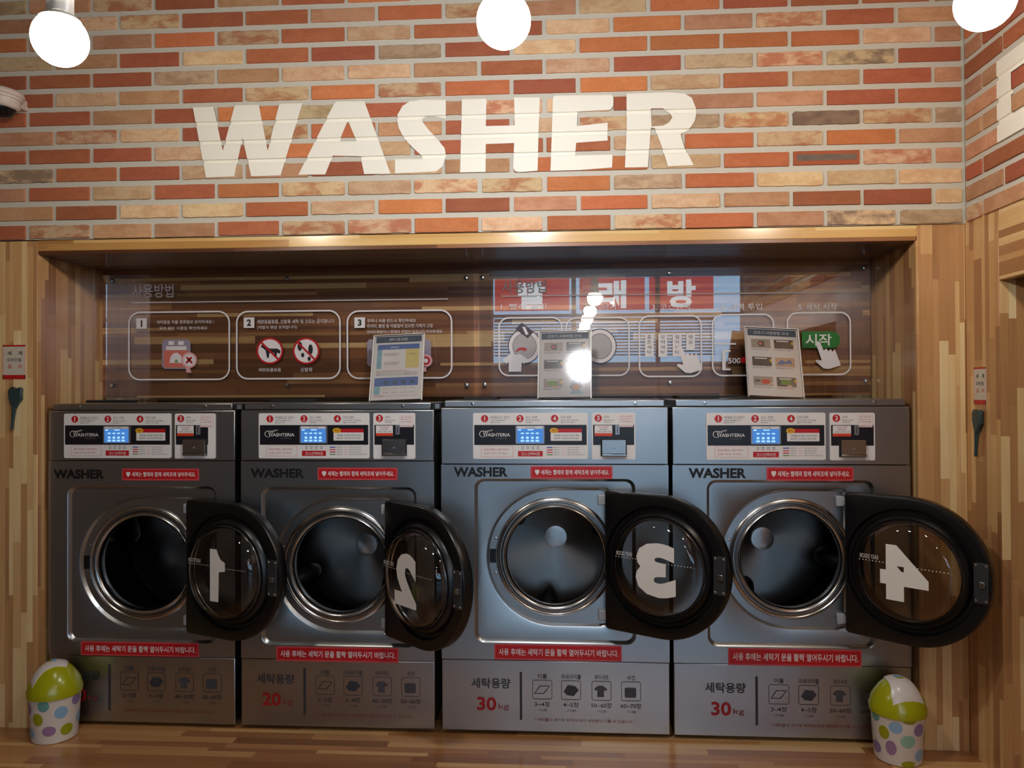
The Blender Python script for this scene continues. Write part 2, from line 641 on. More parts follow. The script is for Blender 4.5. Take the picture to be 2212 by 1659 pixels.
def brick_wall(name, rows, to3, lo_u, hi_u, z_lo, z_hi, rng, corner=0.0, start=0.0):
    """rows: list of (row index, [joint positions], [tone letters]); to3(u, depth, z) -> point"""
    mb = MB()
    tone_a, tone_b = [], []
    mb.add([to3(lo_u, 0.0, z_lo), to3(lo_u, 0.0, z_hi), to3(hi_u, 0.0, z_hi), to3(hi_u, 0.0, z_lo)], [(0, 1, 2, 3)], MORTAR)
    tone_a.append((1, 1, 1, 1)); tone_b.append((1, 1, 1, 1))
    for ri, joints, tones in rows:
        z0 = ZW + 0.0015 + ri * PITCHZ
        z1 = z0 + BH
        for k in range(len(joints) - 1):
            a, b = joints[k], joints[k + 1]
            if b - a < 0.03:
                continue
            T = tones[k % len(tones)]
            u0, u1 = a + 0.0075 + rng.uniform(-.0015, .0015), b - 0.0075 + rng.uniform(-.0015, .0015)
            if b >= hi_u - 1e-4:
                u1 = b - 0.006 - corner
            if a <= lo_u + 1e-4:
                u0 = a + start
            zz0, zz1 = z0 + rng.uniform(-.001, .0015), min(z1 + rng.uniform(-.0015, .001), z_hi)
            if zz1 - zz0 < 0.01:
                continue
            rough_edge = T in 'MPGNK'
            j = 0.0019 if rough_edge else 0.0006
            out = []
            nseg = max(3, int((u1 - u0) / 0.018))
            cc = [rng.uniform(0.0008, 0.007 if rough_edge else 0.002) for _ in range(4)]
            for i in range(nseg + 1):
                t = i / nseg
                x = u0 + cc[0] + (u1 - u0 - cc[0] - cc[1]) * t
                out.append((x, zz1 + rng.uniform(-j, j * .3)))
            out.append((u1 + rng.uniform(-j, 0), zz1 - cc[1]))
            out.append((u1 + rng.uniform(-j, 0), (zz0 + zz1) / 2))
            out.append((u1, zz0 + cc[2]))
            for i in range(nseg + 1):
                t = 1 - i / nseg
                x = u0 + cc[3] + (u1 - u0 - cc[3] - cc[2]) * t
                out.append((x, zz0 + rng.uniform(-j * .3, j)))
            out.append((u0, zz0 + cc[3]))
            out.append((u0 + rng.uniform(0, j), (zz0 + zz1) / 2))
            out.append((u0, zz1 - cc[0]))
            n = len(out)
            cu, cz = (u0 + u1) / 2, (zz0 + zz1) / 2
            d = 0.0068 + rng.uniform(-.0007, .0007)
            inn = [(x + (0.0013 if x < cu else -0.0013), z + (0.0013 if z < cz else -0.0013)) for x, z in out]
            vs = [to3(x, -0.002, z) for x, z in out] + [to3(x, d - 0.0012, z) for x, z in out] + [to3(x, d, z) for x, z in inn]
            fs = [(i, (i + 1) % n, n + (i + 1) % n, n + i) for i in range(n)] + \
                 [(n + i, n + (i + 1) % n, 2 * n + (i + 1) % n, 2 * n + i) for i in range(n)] + [tuple(range(2 * n, 3 * n))]
            mb.add(vs, fs, brick_mat())
            ta, tb = TONES[T]
            g = 1 + rng.uniform(-.09, .07)
            h = rng.uniform(-.02, .02)
            ca = srgb(*[min(1, max(0, (q + (h if i == 1 else 0)) * g)) for i, q in enumerate(ta)])
            cb = srgb(*[min(1, max(0, (q + (h if i == 1 else 0)) * g)) for i, q in enumerate(tb)])
            tone_a += [ca] * len(fs); tone_b += [cb] * len(fs)
            if T == 'S':
                q = [(u0 + .012, zz0 + .014), (u0 + .012, zz1 - .012), (u1 - .010, zz1 - .014), (u1 - .010, zz0 + .016)]
                mb.add([to3(x, d + .0004, z) for x, z in q], [(0, 1, 2, 3)], brick_mat())
                tone_a.append(srgb(.47, .40, .34)); tone_b.append(srgb(.42, .37, .33))
    o = mb.build(name, smooth=0, merge=False)
    me = o.data
    for nm, arr in (('tone_a', tone_a), ('tone_b', tone_b)):
        at_ = me.color_attributes.new(nm, 'FLOAT_COLOR', 'CORNER')
        data = []
        for p in me.polygons:
            data += list(arr[p.index]) * p.loop_total
        at_.data.foreach_set('color', data)
    bm = bmesh.new(); bm.from_mesh(me)
    bmesh.ops.recalc_face_normals(bm, faces=bm.faces)
    bm.to_mesh(me); bm.free()
    return o


JE = [-1.9649, -1.7194, -1.4854, -1.2486, -1.0092, -0.7673, -0.5264, -0.2848, -0.0534, 0.1839, 0.432, 0.6789, 0.9171, 1.1596, XC + .006]
JD = [-1.8615, -1.6171, -1.3806, -1.1432, -0.9014, -0.6556, -0.4142, -0.1704, 0.0655, 0.3135, 0.565, 0.8002, 1.0405, 1.2804, XC + .006]
EV = [XLW, -2.2074] + JE
OD = [XLW, -2.106] + JD
ROWS = [  # first letters of each list belong to bricks left of the frame
    'T' 'R' 'MTTRMMOPOMOTNG',
    'T' 'T' 'RPPOPORTOPTRRP',
    'R' 'T' 'RPROMPMMOGOPPP',
    'G' 'N' 'RRPTRPTOOPOSM',
    'P' 'R' 'RRPROPRRRPOMOT',
    'R' 'T' 'MPRMOTRPMGMKMG',
    'O' 'R' 'RTROGRTMPRTTRR',
    'P' 'R' 'PTRMOMOROPRTRT',
    'R' 'R' 'RRGTPPTRPRGMNR',
    'T' 'G' 'TRPRRGRPOOOOPT',
    'R' 'O' 'TTOMRPRRPOTMRT',
    'M' 'T' 'MMRRTOMTPORRRG',
    'R' 'G' 'TMRTROTRTPOOMR',
    'P' 'R' 'TRMGPRTOMRPTOP',
    'T' 'M' 'RPOTRMPRTOGMRT',
    'R' 'P' 'OTRMRGTPRROMTP',
]
rows_back = []
for r in range(16):
    J = EV if r % 2 == 0 else OD
    rows_back.append((r, J, ROWS[r] + 'T'))
YBR = YF - 0.004           # mortar face
wb = brick_wall('wall_back', rows_back, lambda u, d, z: (u, YBR - d, z), XLW, XC + 0.006, ZW, ZC, RNG, corner=0.013)
struct(wb, 'reclaimed brick wall in red, orange and sandy tones with grey mortar')
# core of the wall behind the brick face
mb = MB(); mb.box(XLW - .15, 2.1, YBR + 0.0005, 0.45, ZW, ZC, PLASTER)
mb.box(XLW - .15, 2.1, 0.80, 0.90, ZFL, ZW, PLASTER)
struct(mb.build('trim_1', wb), None)

rows_right = []
rr = random.Random(21)
for r in range(16):
    first = 0.115 if r % 2 == 0 else 0.235
    J = [0.0] + [first + 0.2425 * k for k in range(10)]
    tn = ['MTRTTTTRTORTPTRT', 'RRTPRMTOTPRTRMPO'][0][r % 16] + rr.choice('RTTR') + ''.join(rr.choice('RTTPMORG') for _ in range(12))
    rows_right.append((r, J, tn))
RW_END = -2.45
wr = brick_wall('wall_right', rows_right, lambda u, d, z: (XC - d, YBR - 0.004 - u, z), 0.0, -RW_END + YBR, ZW + 0.009, ZC, rr, start=0.012)
struct(wr, 'brick wall meeting the washer wall at the right-hand corner')
mb = MB(); mb.box(XC + .0005, XC + .75, RW_END - .01, YBR, ZW + 0.009, ZC, PLASTER)
struct(mb.build('trim_2', wr))

# ------------------------------------------------------------------ painted letters
def paint(name, outer, hole, conv, parent, zoff=0.0):
    polys = [[Vector((*conv(p), 0)) for p in outer]]
    if hole:
        polys.append([Vector((*conv(p), 0)) for p in hole])
    tris = geometry.tessellate_polygon(polys)
    flat = [v for pl in polys for v in pl]
    bm = bmesh.new()
    vs = [bm.verts.new((v.x, 0, v.y)) for v in flat]
    for t in tris:
        try:
            bm.faces.new([vs[i] for i in t])
        except ValueError:
            pass
    for r in range(0, 16):
        z0 = ZW + 0.0015 + zoff + r * PITCHZ
        # joint between the top of the row below and the foot of this row
        for z in (z0 - PITCHZ + BH + .0025, z0 - PITCHZ + BH + .0055, z0 - .0032, z0 - .0008):
            g = bm.verts[:] + bm.edges[:] + bm.faces[:]
            bmesh.ops.bisect_plane(bm, geom=g, plane_co=(0, 0, z), plane_no=(0, 0, 1), dist=1e-5)
    for v in bm.verts:
        f = ((v.co.z - ZW - 0.0015 - zoff) / PITCHZ) % 1.0 * PITCHZ
        lo = BH + .0025
        if f < lo + 1e-5 or f > PITCHZ - .0009:
            d = .0092
        else:
            d = .0028
        v.co.y = d
    bmesh.ops.recalc_face_normals(bm, faces=bm.faces)
    me = bpy.data.meshes.new(name)
    bm.to_mesh(me); bm.free()
    me.materials.append(PAINT)
    o = bpy.data.objects.new(name, me)
    COL.objects.link(o)
    o.parent = parent
    return o


def place_back(o):
    for v in o.data.vertices:
        v.co.y = YBR - v.co.y
    o.data.update()


cA = lambda p: at(380 + p[0] / 3.687, 160 + p[1] / 3.687, YBR - .008)
cB = lambda p: at(960 + p[0] / 3.687, 160 + p[1] / 3.687, YBR - .008)
sign = tag(empty('painted_lettering', (0.0, YBR - .009, 2.13)), 'large white painted word WASHER across the brick above the machines', 'painted lettering')


def into(o, root):
    o.parent = root
    o.matrix_parent_inverse = Matrix.Translation(-Vector(root.location))


LET = [
    (cA, [(135, 262), (300, 258), (374, 612), (470, 245), (660, 240), (732, 612), (825, 232), (1010, 228), (835, 808), (600, 815), (532, 510), (465, 815), (240, 825)], None),
    (cA, [(1270, 215), (1500, 212), (1600, 490), (1710, 795), (1500, 797), (1470, 655), (1250, 650), (1190, 800), (975, 803)], [(1370, 370), (1438, 532), (1303, 532)]),
    (cA, [(2150, 200), (1950, 200), (1870, 213), (1805, 255), (1765, 325), (1762, 370), (1775, 430), (1815, 510), (1880, 580), (1935, 630), (1962, 658), (1955, 672), (1745, 672), (1745, 792), (1900, 785), (2075, 775), (2125, 735), (2150, 640), (2140, 590), (2085, 520), (2005, 435), (1960, 375), (1962, 350), (1995, 335), (2060, 335), (2150, 350)], None),
    (cB, [(140, 195), (335, 190), (330, 415), (560, 410), (555, 182), (760, 180), (750, 460), (742, 770), (600, 782), (565, 775), (548, 745), (555, 550), (330, 558), (328, 780), (125, 785)], None),
    (cB, [(865, 178), (885, 168), (1335, 160), (1347, 200), (1345, 255), (1320, 285), (1060, 300), (1055, 415), (1300, 388), (1300, 530), (1050, 548), (1040, 650), (1340, 635), (1335, 745), (1080, 765), (845, 772)], None),
    (cB, [(1450, 152), (1800, 140), (1900, 150), (1970, 190), (2010, 290), (1995, 370), (1950, 440), (1880, 480), (1905, 570), (1985, 725), (1780, 735), (1735, 590), (1676, 431), (1645, 427), (1620, 742), (1437, 745), (1452, 450)],
     [(1645, 275), (1740, 275), (1790, 300), (1815, 345), (1790, 385), (1740, 412), (1650, 418)]),
]
for conv, outer, hole in LET:
    o = paint('letter', outer, hole, conv, sign)
    place_back(o)
    into(o, sign)

# the first letter of the word on the right-hand wall (u measured from the corner towards the camera)
def cD(p):
    return p


YR0 = YBR - 0.004
dsign = tag(empty('painted_lettering', (XC - .009, -0.55, 2.15)), 'white painted letter D on the side brick wall at the right edge', 'painted lettering')
dx0, dx1, dz0, dz1, st = 0.208, 0.56, 2.036, 2.292, 0.078
arc = [(dx1 - .12 + .12 * cos(a), (dz0 + dz1) / 2 + (dz1 - dz0) / 2 * sin(a)) for a in [radians(90 - 18 * i) for i in range(11)]]
arci = [(dx1 - .12 + .05 * cos(a), (dz0 + dz1) / 2 + ((dz1 - dz0) / 2 - .065) * sin(a)) for a in [radians(90 - 18 * i) for i in range(11)]]
o = paint('letter', [(dx0, dz0), (dx0, dz1)] + arc, [(dx0 + st, dz0 + .065), (dx0 + st, dz1 - .065)] + arci, cD, dsign)
for v in o.data.vertices:
    u, d, z = v.co.x, v.co.y, v.co.z
    v.co = (XC - d, YR0 - u, z)
o.data.update()
into(o, dsign)

# ------------------------------------------------------------------ wooden surround (setting)
mb = MB(); mb.box(XLW - .02, XL, YF, .80, -.02, ZW - .003, WOOD_V)
tl = struct(mb.build('trim_3', bevel=.002), 'wooden block board pier at the left of the washers')
mb = MB(); mb.box(XL, XL + .004, YF + .002, .80, -.02, ZT, WOOD_VY); mb.build('trim_reveal', tl)
mb = MB(); mb.box(XR, XC, YF, .80, -.02, ZW + .005, WOOD_V)
tr_ = struct(mb.build('trim_4', bevel=.002), 'wooden block board pier between the washers and the right corner')
mb = MB(); mb.box(XR - .004, XR, YF + .002, .80, -.02, ZT, WOOD_VY); mb.build('trim_reveal', tr_)
mb = MB(); mb.box(XL, XR, YF, YF + .03, ZT + .012, ZW - .001, WOOD_L)
li = struct(mb.build('trim_5', bevel=.002), 'glossy wooden lintel board over the washer recess')
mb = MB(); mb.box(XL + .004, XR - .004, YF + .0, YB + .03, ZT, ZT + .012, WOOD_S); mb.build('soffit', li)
mb = MB(); mb.box(XL + .004, XR - .004, YB, YB + .02, 1.238, ZT, WOOD_H)
struct(mb.build('trim_6'), 'dark wooden back panel above the washers')
# right-hand wall below the brick: upright strip, header board and return of the next recess
YJ = -0.235
mb = MB(); mb.box(XC, XC + .0018, YJ, YF, ZFL, ZW + .012, WOOD_VY)
w7 = struct(mb.build('trim_7', bevel=.002), 'upright board strip in the right corner')
mb = MB(); mb.box(XC, XC + .03, RW_END, YJ - .001, 1.604, ZW + .012, WOOD_HY)
struct(mb.build('trim_8', bevel=.002), 'level header board on the right-hand wall')
mb = MB(); mb.box(XC + .002, XC + .75, YJ, YF + .1, ZFL, ZW + .008, WOOD_V); mb.build('jamb', w7)
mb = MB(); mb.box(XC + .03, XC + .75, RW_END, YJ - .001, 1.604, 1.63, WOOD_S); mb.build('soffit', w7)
mb = MB(); mb.box(XC + .70, XC + .75, RW_END, YJ, ZFL, 1.604, WOOD_HY); mb.build('recess_back', w7)
mb = MB(); mb.box(XC, XC + .75, RW_END - .12, RW_END, ZFL, ZW + .012, WOOD_V); mb.build('end_pier', w7)

# platform and floor
mb = MB(); mb.box(XLW, XC + .75, -0.78, .80, -.05, ZP, WOOD_F)
struct(mb.build('floor', bevel=.003), 'raised wooden platform the washers stand on')
mb = MB(); mb.box(XLW, XC + .75, -0.765, -0.745, ZFL, -.05, WOOD_L)
struct(mb.build('baseboard_front', bevel=.001))
mb = MB(); mb.box(XLW - .2, 5.2, YFR - .3, .9, ZFL - .08, ZFL, FLOORM)
struct(mb.build('trim_9'), 'tiled shop floor')
mb = MB(); mb.box(XLW - .2, 5.2, YFR - .3, .9, ZC, ZC + .1, CEIL)
struct(mb.build('ceiling'))
mb = MB(); mb.box(XLW - .15, XLW, YFR - .1, .45, ZFL, ZC, PLASTER)
struct(mb.build('wall_left'))
mb = MB(); mb.box(5.0, 5.15, YFR - .1, RW_END, ZFL, ZC, PLASTER); mb.box(XC + .75, 5.15, RW_END - .12, RW_END, ZFL, ZC, PLASTER)
struct(mb.build('wall_far_right'))

# glazed shop front behind the camera: mirrored by the clear sheets and the steel
WX0, WX1, WZ0, WZ1 = -0.95, 4.7, 0.02, 2.88
mb = MB()
mb.box(XLW, WX0, YFR - .1, YFR, ZFL, ZC, PLASTER); mb.box(WX1, 5.0, YFR - .1, YFR, ZFL, ZC, PLASTER)
mb.box(WX0, WX1, YFR - .1, YFR, WZ1, ZC, PLASTER); mb.box(WX0, WX1, YFR - .1, YFR, ZFL, WZ0, PLASTER)
struct(mb.build('wall_front'))
FRM = mat('window_frame_metal', (0.75, 0.75, 0.76), 0.4, 0.5)
npan = 5
for k in range(npan):
    xa = WX0 + (WX1 - WX0) * k / npan
    xb = WX0 + (WX1 - WX0) * (k + 1) / npan
    mb = MB()
    for q in ((xa, xa + .03, WZ0, WZ1), (xb - .03, xb, WZ0, WZ1), (xa, xb, WZ0, WZ0 + .04), (xa, xb, WZ1 - .04, WZ1), (xa, xb, 2.27, 2.31)):
        mb.box(q[0], q[1], YFR - .06, YFR - .02, q[2], q[3], FRM)
    w = struct(mb.build('window_%d' % (k + 1)))
    mb = MB(); mb.box(xa + .03, xb - .03, YFR - .043, YFR - .037, WZ0, WZ1, PANE); mb.build('pane', w)
# red shop sign seen through the upper panes (reads correctly in the mirror image)
REDF = mat('red_film_added_glow', (.8, .12, .1), .5, emit=(.88, .28, .26), es=3.2)  # emission added in place of daylight coming through the film and letters
WHF = mat('white_letter_added_glow', (.9, .9, .9), .5, emit=(.90, .94, .97), es=4.6)
for k, (ch, xa, xb) in enumerate((('빨', -0.90, 0.12), ('래', 0.26, 1.14), ('방', 1.20, 2.06))):
    mb = MB()
    mb.rect(xa, xb, 2.36, 2.80, YFR - .050, REDF)
    c = (xa + xb) / 2
    mb.text(ch, c - .19, c + .19, 2.38, 2.76, YFR - .030, WHF, bold=.04)
    t = tag(mb.build('sign_film', merge=False), 'red window film with one white Korean character, number %s from the left' % ('one', 'two', 'three')[k], 'sign', 'red sign films on the shop front')
SLAT = mat('blind_slat', (0.80, 0.82, 0.84), 0.5)
mb = MB()
for i in range(12):
    z = 2.20 - i * .042
    mb.box(-.9, 2.05, YFR + .02, YFR + .045, z, z + .016, SLAT)
mb.box(-.9, 2.05, YFR + .01, YFR + .05, 2.215, 2.245, SLAT)
tag(mb.build('window_blind'), 'slatted blind hanging across the shop window', 'blind')
mb = MB(); mb.box(-14, 18, -26, YFR - .3, ZFL - .1, ZFL - .02, mat('pavement', (0.62, 0.64, 0.66), .8)); mb.box(-14, 18, -17, -16.5, ZFL - .02, 2.0, mat('added_dark_wall', (0.36, 0.30, 0.26), .8))  # unseen low wall added to darken the lower part of the window reflection
struct(mb.build('trim_10'), 'pavement outside the shop and an added unseen dark wall')

# ------------------------------------------------------------------ lamps
def lamp(x, y, z, r, colour, L, label, group=None, cat='lamp'):
    root = tag(empty('pendant_lamp', (x, y, ZC)), label, cat, group)
    key = 'lit_bulb_%s_%g' % ('_'.join('%02d' % int(c * 99) for c in colour), L)
    if key in MATS:
        em = MATS[key]
    else:
        em = bpy.data.materials.new('lit_bulb'); em.use_nodes = True
        nt = em.node_tree; nt.nodes.clear()
        oo = nt.nodes.new('ShaderNodeOutputMaterial'); ee = nt.nodes.new('ShaderNodeEmission')
        ee.inputs['Color'].default_value = (*colour, 1); ee.inputs['Strength'].default_value = L
        nt.links.new(ee.outputs[0], oo.inputs['Surface'])
        MATS[key] = em
    h = ZC - z
    mb = MB()
    prof = [(0.0001, -r)] + [(r * sin(radians(a)), -r * cos(radians(a))) for a in range(10, 139, 8)]
    mb.lathe(prof, (0, 0, -h), em, 40, 'z')
    mb.build('bulb', root, smooth=60)
    mb = MB()
    mb.lathe([(r * .72, r * .66), (r * .74, r * .72), (r * .60, r * .88), (r * .44, r * .96)], (0, 0, -h), WHITE_P, 40, 'z')
    mb.build('collar', root, smooth=50)
    mb = MB()
    mb.lathe([(r * .44, r * .96), (r * .47, r * 1.0), (r * .47, r * 2.6), (r * .40, r * 2.75), (.0001, r * 2.78)], (0, 0, -h), WHITE_P, 32, 'z')
    mb.build('socket', root, smooth=40)
    mb = MB(); mb.tube([(0, 0, -h + r * 2.7), (0, 0, -.02)], .004, WHITE_P)
    mb.build('cord', root)
    mb = MB(); mb.lathe([(.0001, -.03), (.04, -.028), (.045, -.01), (.045, 0.0)], (0, 0, 0), WHITE_P, 24, 'z')
    mb.build('ceiling_rose', root)
    return root


for (u, v), colour, power, lab in (((130, 85), (1.0, .90, .76), 0.66, 'lit globe bulb at the top left, above the dome camera'),
                            ((1088, 45), (.95, .96, 1.0), 1.45, 'lit globe bulb hanging over the letters S and H, cool white'),
                            ((2128, 2), (1.0, .90, .76), 0.80, 'lit globe bulb in the top right corner by the side wall')):
    x, z = at(u, v, -1.0)
    lamp(x, -1.0, z, .0625, colour, BULB_L * power, lab, 'globe bulbs in front of the brick wall')
for i, y in enumerate((-2.64, -3.6, -4.4, -5.2, -6.1)):
    lamp(.27, y, 1.99, .06, (1.0, .93, .82), ROW_L, 'round bulb in the row over the middle of the shop', 'bulbs over the middle of the shop')

# ------------------------------------------------------------------ washing machines
def star(shape, c, ang):
    """radius of a convex polygon seen from c in the directions ang"""
    out = []
    n = len(shape)
    for a in ang:
        d = (cos(a), sin(a))
        best = None
        for i in range(n):
            x1, y1 = shape[i][0] - c[0], shape[i][1] - c[1]
            x2, y2 = shape[(i + 1) % n][0] - c[0], shape[(i + 1) % n][1] - c[1]
            ex, ey = x2 - x1, y2 - y1
            den = d[0] * ey - d[1] * ex
            if abs(den) < 1e-12:
                continue
            t = (x1 * ey - y1 * ex) / den
            s_ = (x1 * d[1] - y1 * d[0]) / den
            if t > 0 and -1e-9 <= s_ <= 1 + 1e-9:
                if best is None or t < best:
                    best = t
        out.append((c[0] + d[0] * best, c[1] + d[1] * best))
    return out


def dshape(cx, cz, r, xh, grow=0.0, rc=0.012, n=26):
    r = r + grow
    pts = []
    for i in range(n + 1):
        a = radians(90 + 180 * i / n)
        pts.append((cx + r * cos(a), cz + r * sin(a)))
    x = xh + grow
    for i in range(5):
        a = radians(-90 + 90 * i / 4)
        pts.append((x - rc + rc * cos(a), cz - r + rc + rc * sin(a)))
    for i in range(5):
        a = radians(90 * i / 4)
        pts.append((x - rc + rc * cos(a), cz + r - rc + rc * sin(a)))
    return pts[::-1]


PX = 1.0 / (5.82 * 603.0)
DOOR_R, DOOR_W, DOOR_C = 0.243, 0.450, 0.207


def machine(idx, x0, x1, big, ztop, zseam, zlow, cxd, czd, plate, panel_px, word_px, st1_px, st2_px, phi, label, kg, caps, lifters):
    Y0 = 0.0
    root = tag(empty('washing_machine', ((x0 + x1) / 2, .31, 0.0)), label, 'washing machine', 'washing machines in the recess')
    MI = Matrix.Translation(-Vector(root.location))
    P = lambda: MB(MI)
    depth = .60
    gap = .0015
    # body behind the front sheets
    mb = P()
    t = .006
    mb.box(x0 + .004, x0 + .004 + t, .006, depth, .05, ztop - .004, STEEL)
    mb.box(x1 - .004 - t, x1 - .004, .006, depth, .05, ztop - .004, STEEL)
    mb.box(x0 + .004, x1 - .004, .006, depth, ztop - .010, ztop - .003, STEEL)
    mb.box(x0 + .004, x1 - .004, depth - t, depth, .05, ztop - .004, STEEL)
    mb.box(x0 + .004, x1 - .004, .006, depth, .05, .06, STEEL)
    mb.build('cabinet', root)
    # lid rail on top
    mb = P(); mb.box(x0 + .012, x1 - .012, .004, .33, ztop + .002, ztop + .026, STEEL)
    lid = mb.build('top_lid', root, bevel=.003)
    for sx in (x0 + .115, x1 - .115):
        mb = P(); mb.lathe([(.0001, -.003), (.006, -.0025), (.007, 0), (.007, .003)], (sx, .004, ztop + .014), STEEL_RING, 16)
        mb.build('screw', lid)
    mb = P(); mb.box(x0 + .006, x1 - .006, .010, .04, ztop - .004, ztop + .003, DARK); mb.build('seal_strip', root)
    va, vb = {1: (185, 290), 2: (587, 680), 3: (1003, 1073), 4: (1465, 1552)}[idx]
    mb = P(); mb.box(at(va, 862, .27)[0], at(vb, 862, .27)[0], .25, .30, ztop + .026, ztop + .037, BLACK_M)
    mb.build('vent_cover', root, bevel=.002)
    if idx < 3:
        mb = P(); mb.box(x1 - .011, x1 + .024, .020, .045, ztop + .001, ztop + .024, BLACK_M)
        mb.box(x1 + .002, x1 + .018, .014, .022, ztop + .004, ztop + .021, SILVER)
        mb.build('joining_bracket', root)
    # upper fascia
    mb = P(); mb.box(x0, x1, Y0, .020, zseam + gap, ztop, STEEL); mb.build('upper_fascia', root, bevel=.003)
    # lower kick sheet
    mb = P(); mb.box(x0, x1, Y0 + .001, .020, .040, zlow - gap, STEEL); mb.build('kick_panel', root, bevel=.003)
    mb = P(); mb.box(x0 + .03, x1 - .03, .05, depth - .05, ZP, .052, BLACK_M); mb.build('plinth', root)
    # middle sheet with pressed surround and door seat
    px0, px1, pz0, pz1 = plate
    rect = [(x0, zlow), (x0, zseam), (x1, zseam), (x1, zlow)]
    c = (cxd, czd)
    ang = [2 * pi * i / 144 for i in range(144)]
    for q in rect:
        ang.append(atan2(q[1] - c[1], q[0] - c[0]) % (2 * pi))
    for (a_, b_) in ((px0 + .03, pz0 + .03), (px0 + .03, pz1 - .03), (px1 - .03, pz1 - .03), (px1 - .03, pz0 + .03)):
        for k in range(9):
            sx = -1 if a_ < c[0] else 1
            sz = -1 if b_ < c[1] else 1
            th = radians(k * 90 / 8)
            ang.append(atan2(b_ + sz * .03 * sin(th) - c[1], a_ + sx * .03 * cos(th) - c[0]) % (2 * pi))
    ang = sorted(set(round(a, 5) for a in ang))
    hx = cxd + .190
    rr_o = rrect(px0 - .005, px1 + .005, pz0 - .005, pz1 + .005, .034, 8)
    rr_m = rrect(px0 - .0015, px1 + .0015, pz0 - .0015, pz1 + .0015, .031, 8)
    rr_i = rrect(px0 + .006, px1 - .006, pz0 + .006, pz1 - .006, .026, 8)
    loops = [(rect, 0.0), (rr_o, 0.0), (rr_m, .002), (rr_i, .013), (dshape(cxd, czd, .245, hx, .006), .013),
             (dshape(cxd, czd, .245, hx, .002), .0145), (dshape(cxd, czd, .245, hx, -.006), .024)]
    pts = []
    for sh, y in loops:
        pts.append([(x, y, z) for x, z in star(sh, c, ang)])
    pts.append([(c[0] + .196 * cos(a), .024, c[1] + .196 * sin(a)) for a in ang])
    mb = P()
    n = len(ang)
    vs = [p for lp in pts for p in lp]
    fs = [(j * n + i, j * n + (i + 1) % n, (j + 1) * n + (i + 1) % n, (j + 1) * n + i) for j in range(len(pts) - 1) for i in range(n)]
    mb.add(vs, fs, STEEL)
    mid = mb.build('door_surround', root, smooth=28)
    # latch slot and its two screws
    mb = P(); mb.box(cxd - .236, cxd - .207, .0215, .0245, czd - .024, czd + .026, BLACK)
    mb.build('latch_slot', mid)
    for dz in (.065, -.060):
        mb = P(); mb.lathe([(.0001, -.003), (.004, -.002), (.0045, .001)], (cxd - .214, .023, czd + dz), STEEL_RING, 12); mb.build('screw', mid)
    # polished loading ring
    cr = (cxd, 0.0, czd)
    mb = P()
    mb.lathe([(.216, .025), (.213, .018), (.205, .015), (.200, .019), (.197, .027), (.193, .030), (.191, .024), (.188, .012), (.182, .008),
              (.176, .012), (.1735, .022), (.173, .040), (.176, .055)], cr, STEEL_RING, 96)
    mb.build('loading_ring', root, smooth=50)
    mb = P()
    mb.lathe([(.176, .052), (.186, .060), (.190, .066), (.245, .072), (.262, .085), (.262, .34), (.255, .365), (.045, .402)], cr, DRUM, 96)
    dr = mb.build('drum', root, smooth=40)
    mb = P(); mb.lathe([(.046, .4005), (.045, .396), (.030, .3945), (.0001, .394)], cr, STEEL_RING, 48)
    mb.build('drum_hub', dr, smooth=40)
    for la in lifters:
        a = radians(la)
        mb = P()
        sec = []
        for k in range(9):
            y = .09 + .27 * k / 8
            hgt = .105 * sin(pi * min(1, (k + 1.2) / 9.3)) + .01
            sec.append((y, hgt))
        for s_ in (0,):
            vsl, fsl = [], []
            m_ = 9
            for y, hgt in sec:
                for q in range(m_):
                    b_ = -1 + 2 * q / (m_ - 1)
                    w_ = .044 * b_
                    hh = hgt * sqrt(max(0, 1 - b_ * b_)) ** .8
                    rr_ = .262 - hh
                    ux, uz = cos(a), sin(a)
                    vsl.append((cxd + ux * rr_ - uz * w_, y, czd + uz * rr_ + ux * w_))
            for k in range(8):
                for q in range(m_ - 1):
                    fsl.append((k * m_ + q, k * m_ + q + 1, (k + 1) * m_ + q + 1, (k + 1) * m_ + q))
            fsl.append(tuple(range(m_)))
            mb.add(vsl, fsl, BLACK if la == lifters[0] else DRUM)
        mb.build('drum_rib', dr, smooth=50)

    # ---- control panel
    ax, az = at(*panel_px, 0.0)
    X = lambda u: ax + (u - 70) * PX
    Z = lambda v: az - (v - 70) * PX
    R = lambda mb_, u0, u1, v0, v1, m, y: mb_.rect(X(u0), X(u1), Z(v1), Z(v0), y, m)
    T = lambda mb_, s_, u0, u1, v0, v1, m, y, **k: mb_.text(s_, X(u0), X(u1), Z(v1), Z(v0), y, m, **k)
    mb = P()
    mb.prism(rrect(X(70), X(1515), Z(650), Z(70), .006), -.004, .001, WHITE)
    y1, y2, y3 = -.0043, -.0046, -.0049
    R(mb, 85, 1500, 222, 475, PANEL_BLACK, y1)
    for (cx_, num) in ((218, '1'), (665, '2'), (1100, '4')):
        mb.flat(ell(X(cx_), Z(142), 46 * PX, 46 * PX), y1, RED)
        T(mb, num, cx_ - 17, cx_ + 17, 112, 172, WHITE, y2, keep=True, bold=.02)
    for t_, a_, b_, c_, d_ in (('세탁물을 넣고 문닫기', 285, 535, 108, 146), ('드럼에 세탁물을 넣고', 285, 485, 156, 173), ('문을 닫으세요', 285, 415, 183, 199),
                               ('코스 선택', 735, 880, 108, 146), ('원하시는 코스를 선택', 735, 905, 156, 173), ('하세요', 735, 820, 183, 199),
                               ('시작 버튼', 1170, 1310, 108, 146), ('금액 투입후 시작버튼을', 1175, 1405, 156, 173), ('눌러 주세요', 1175, 1350, 183, 199)):
        T(mb, t_, a_, b_, c_, d_, GREY_P if d_ == 146 else DGREY, y1)
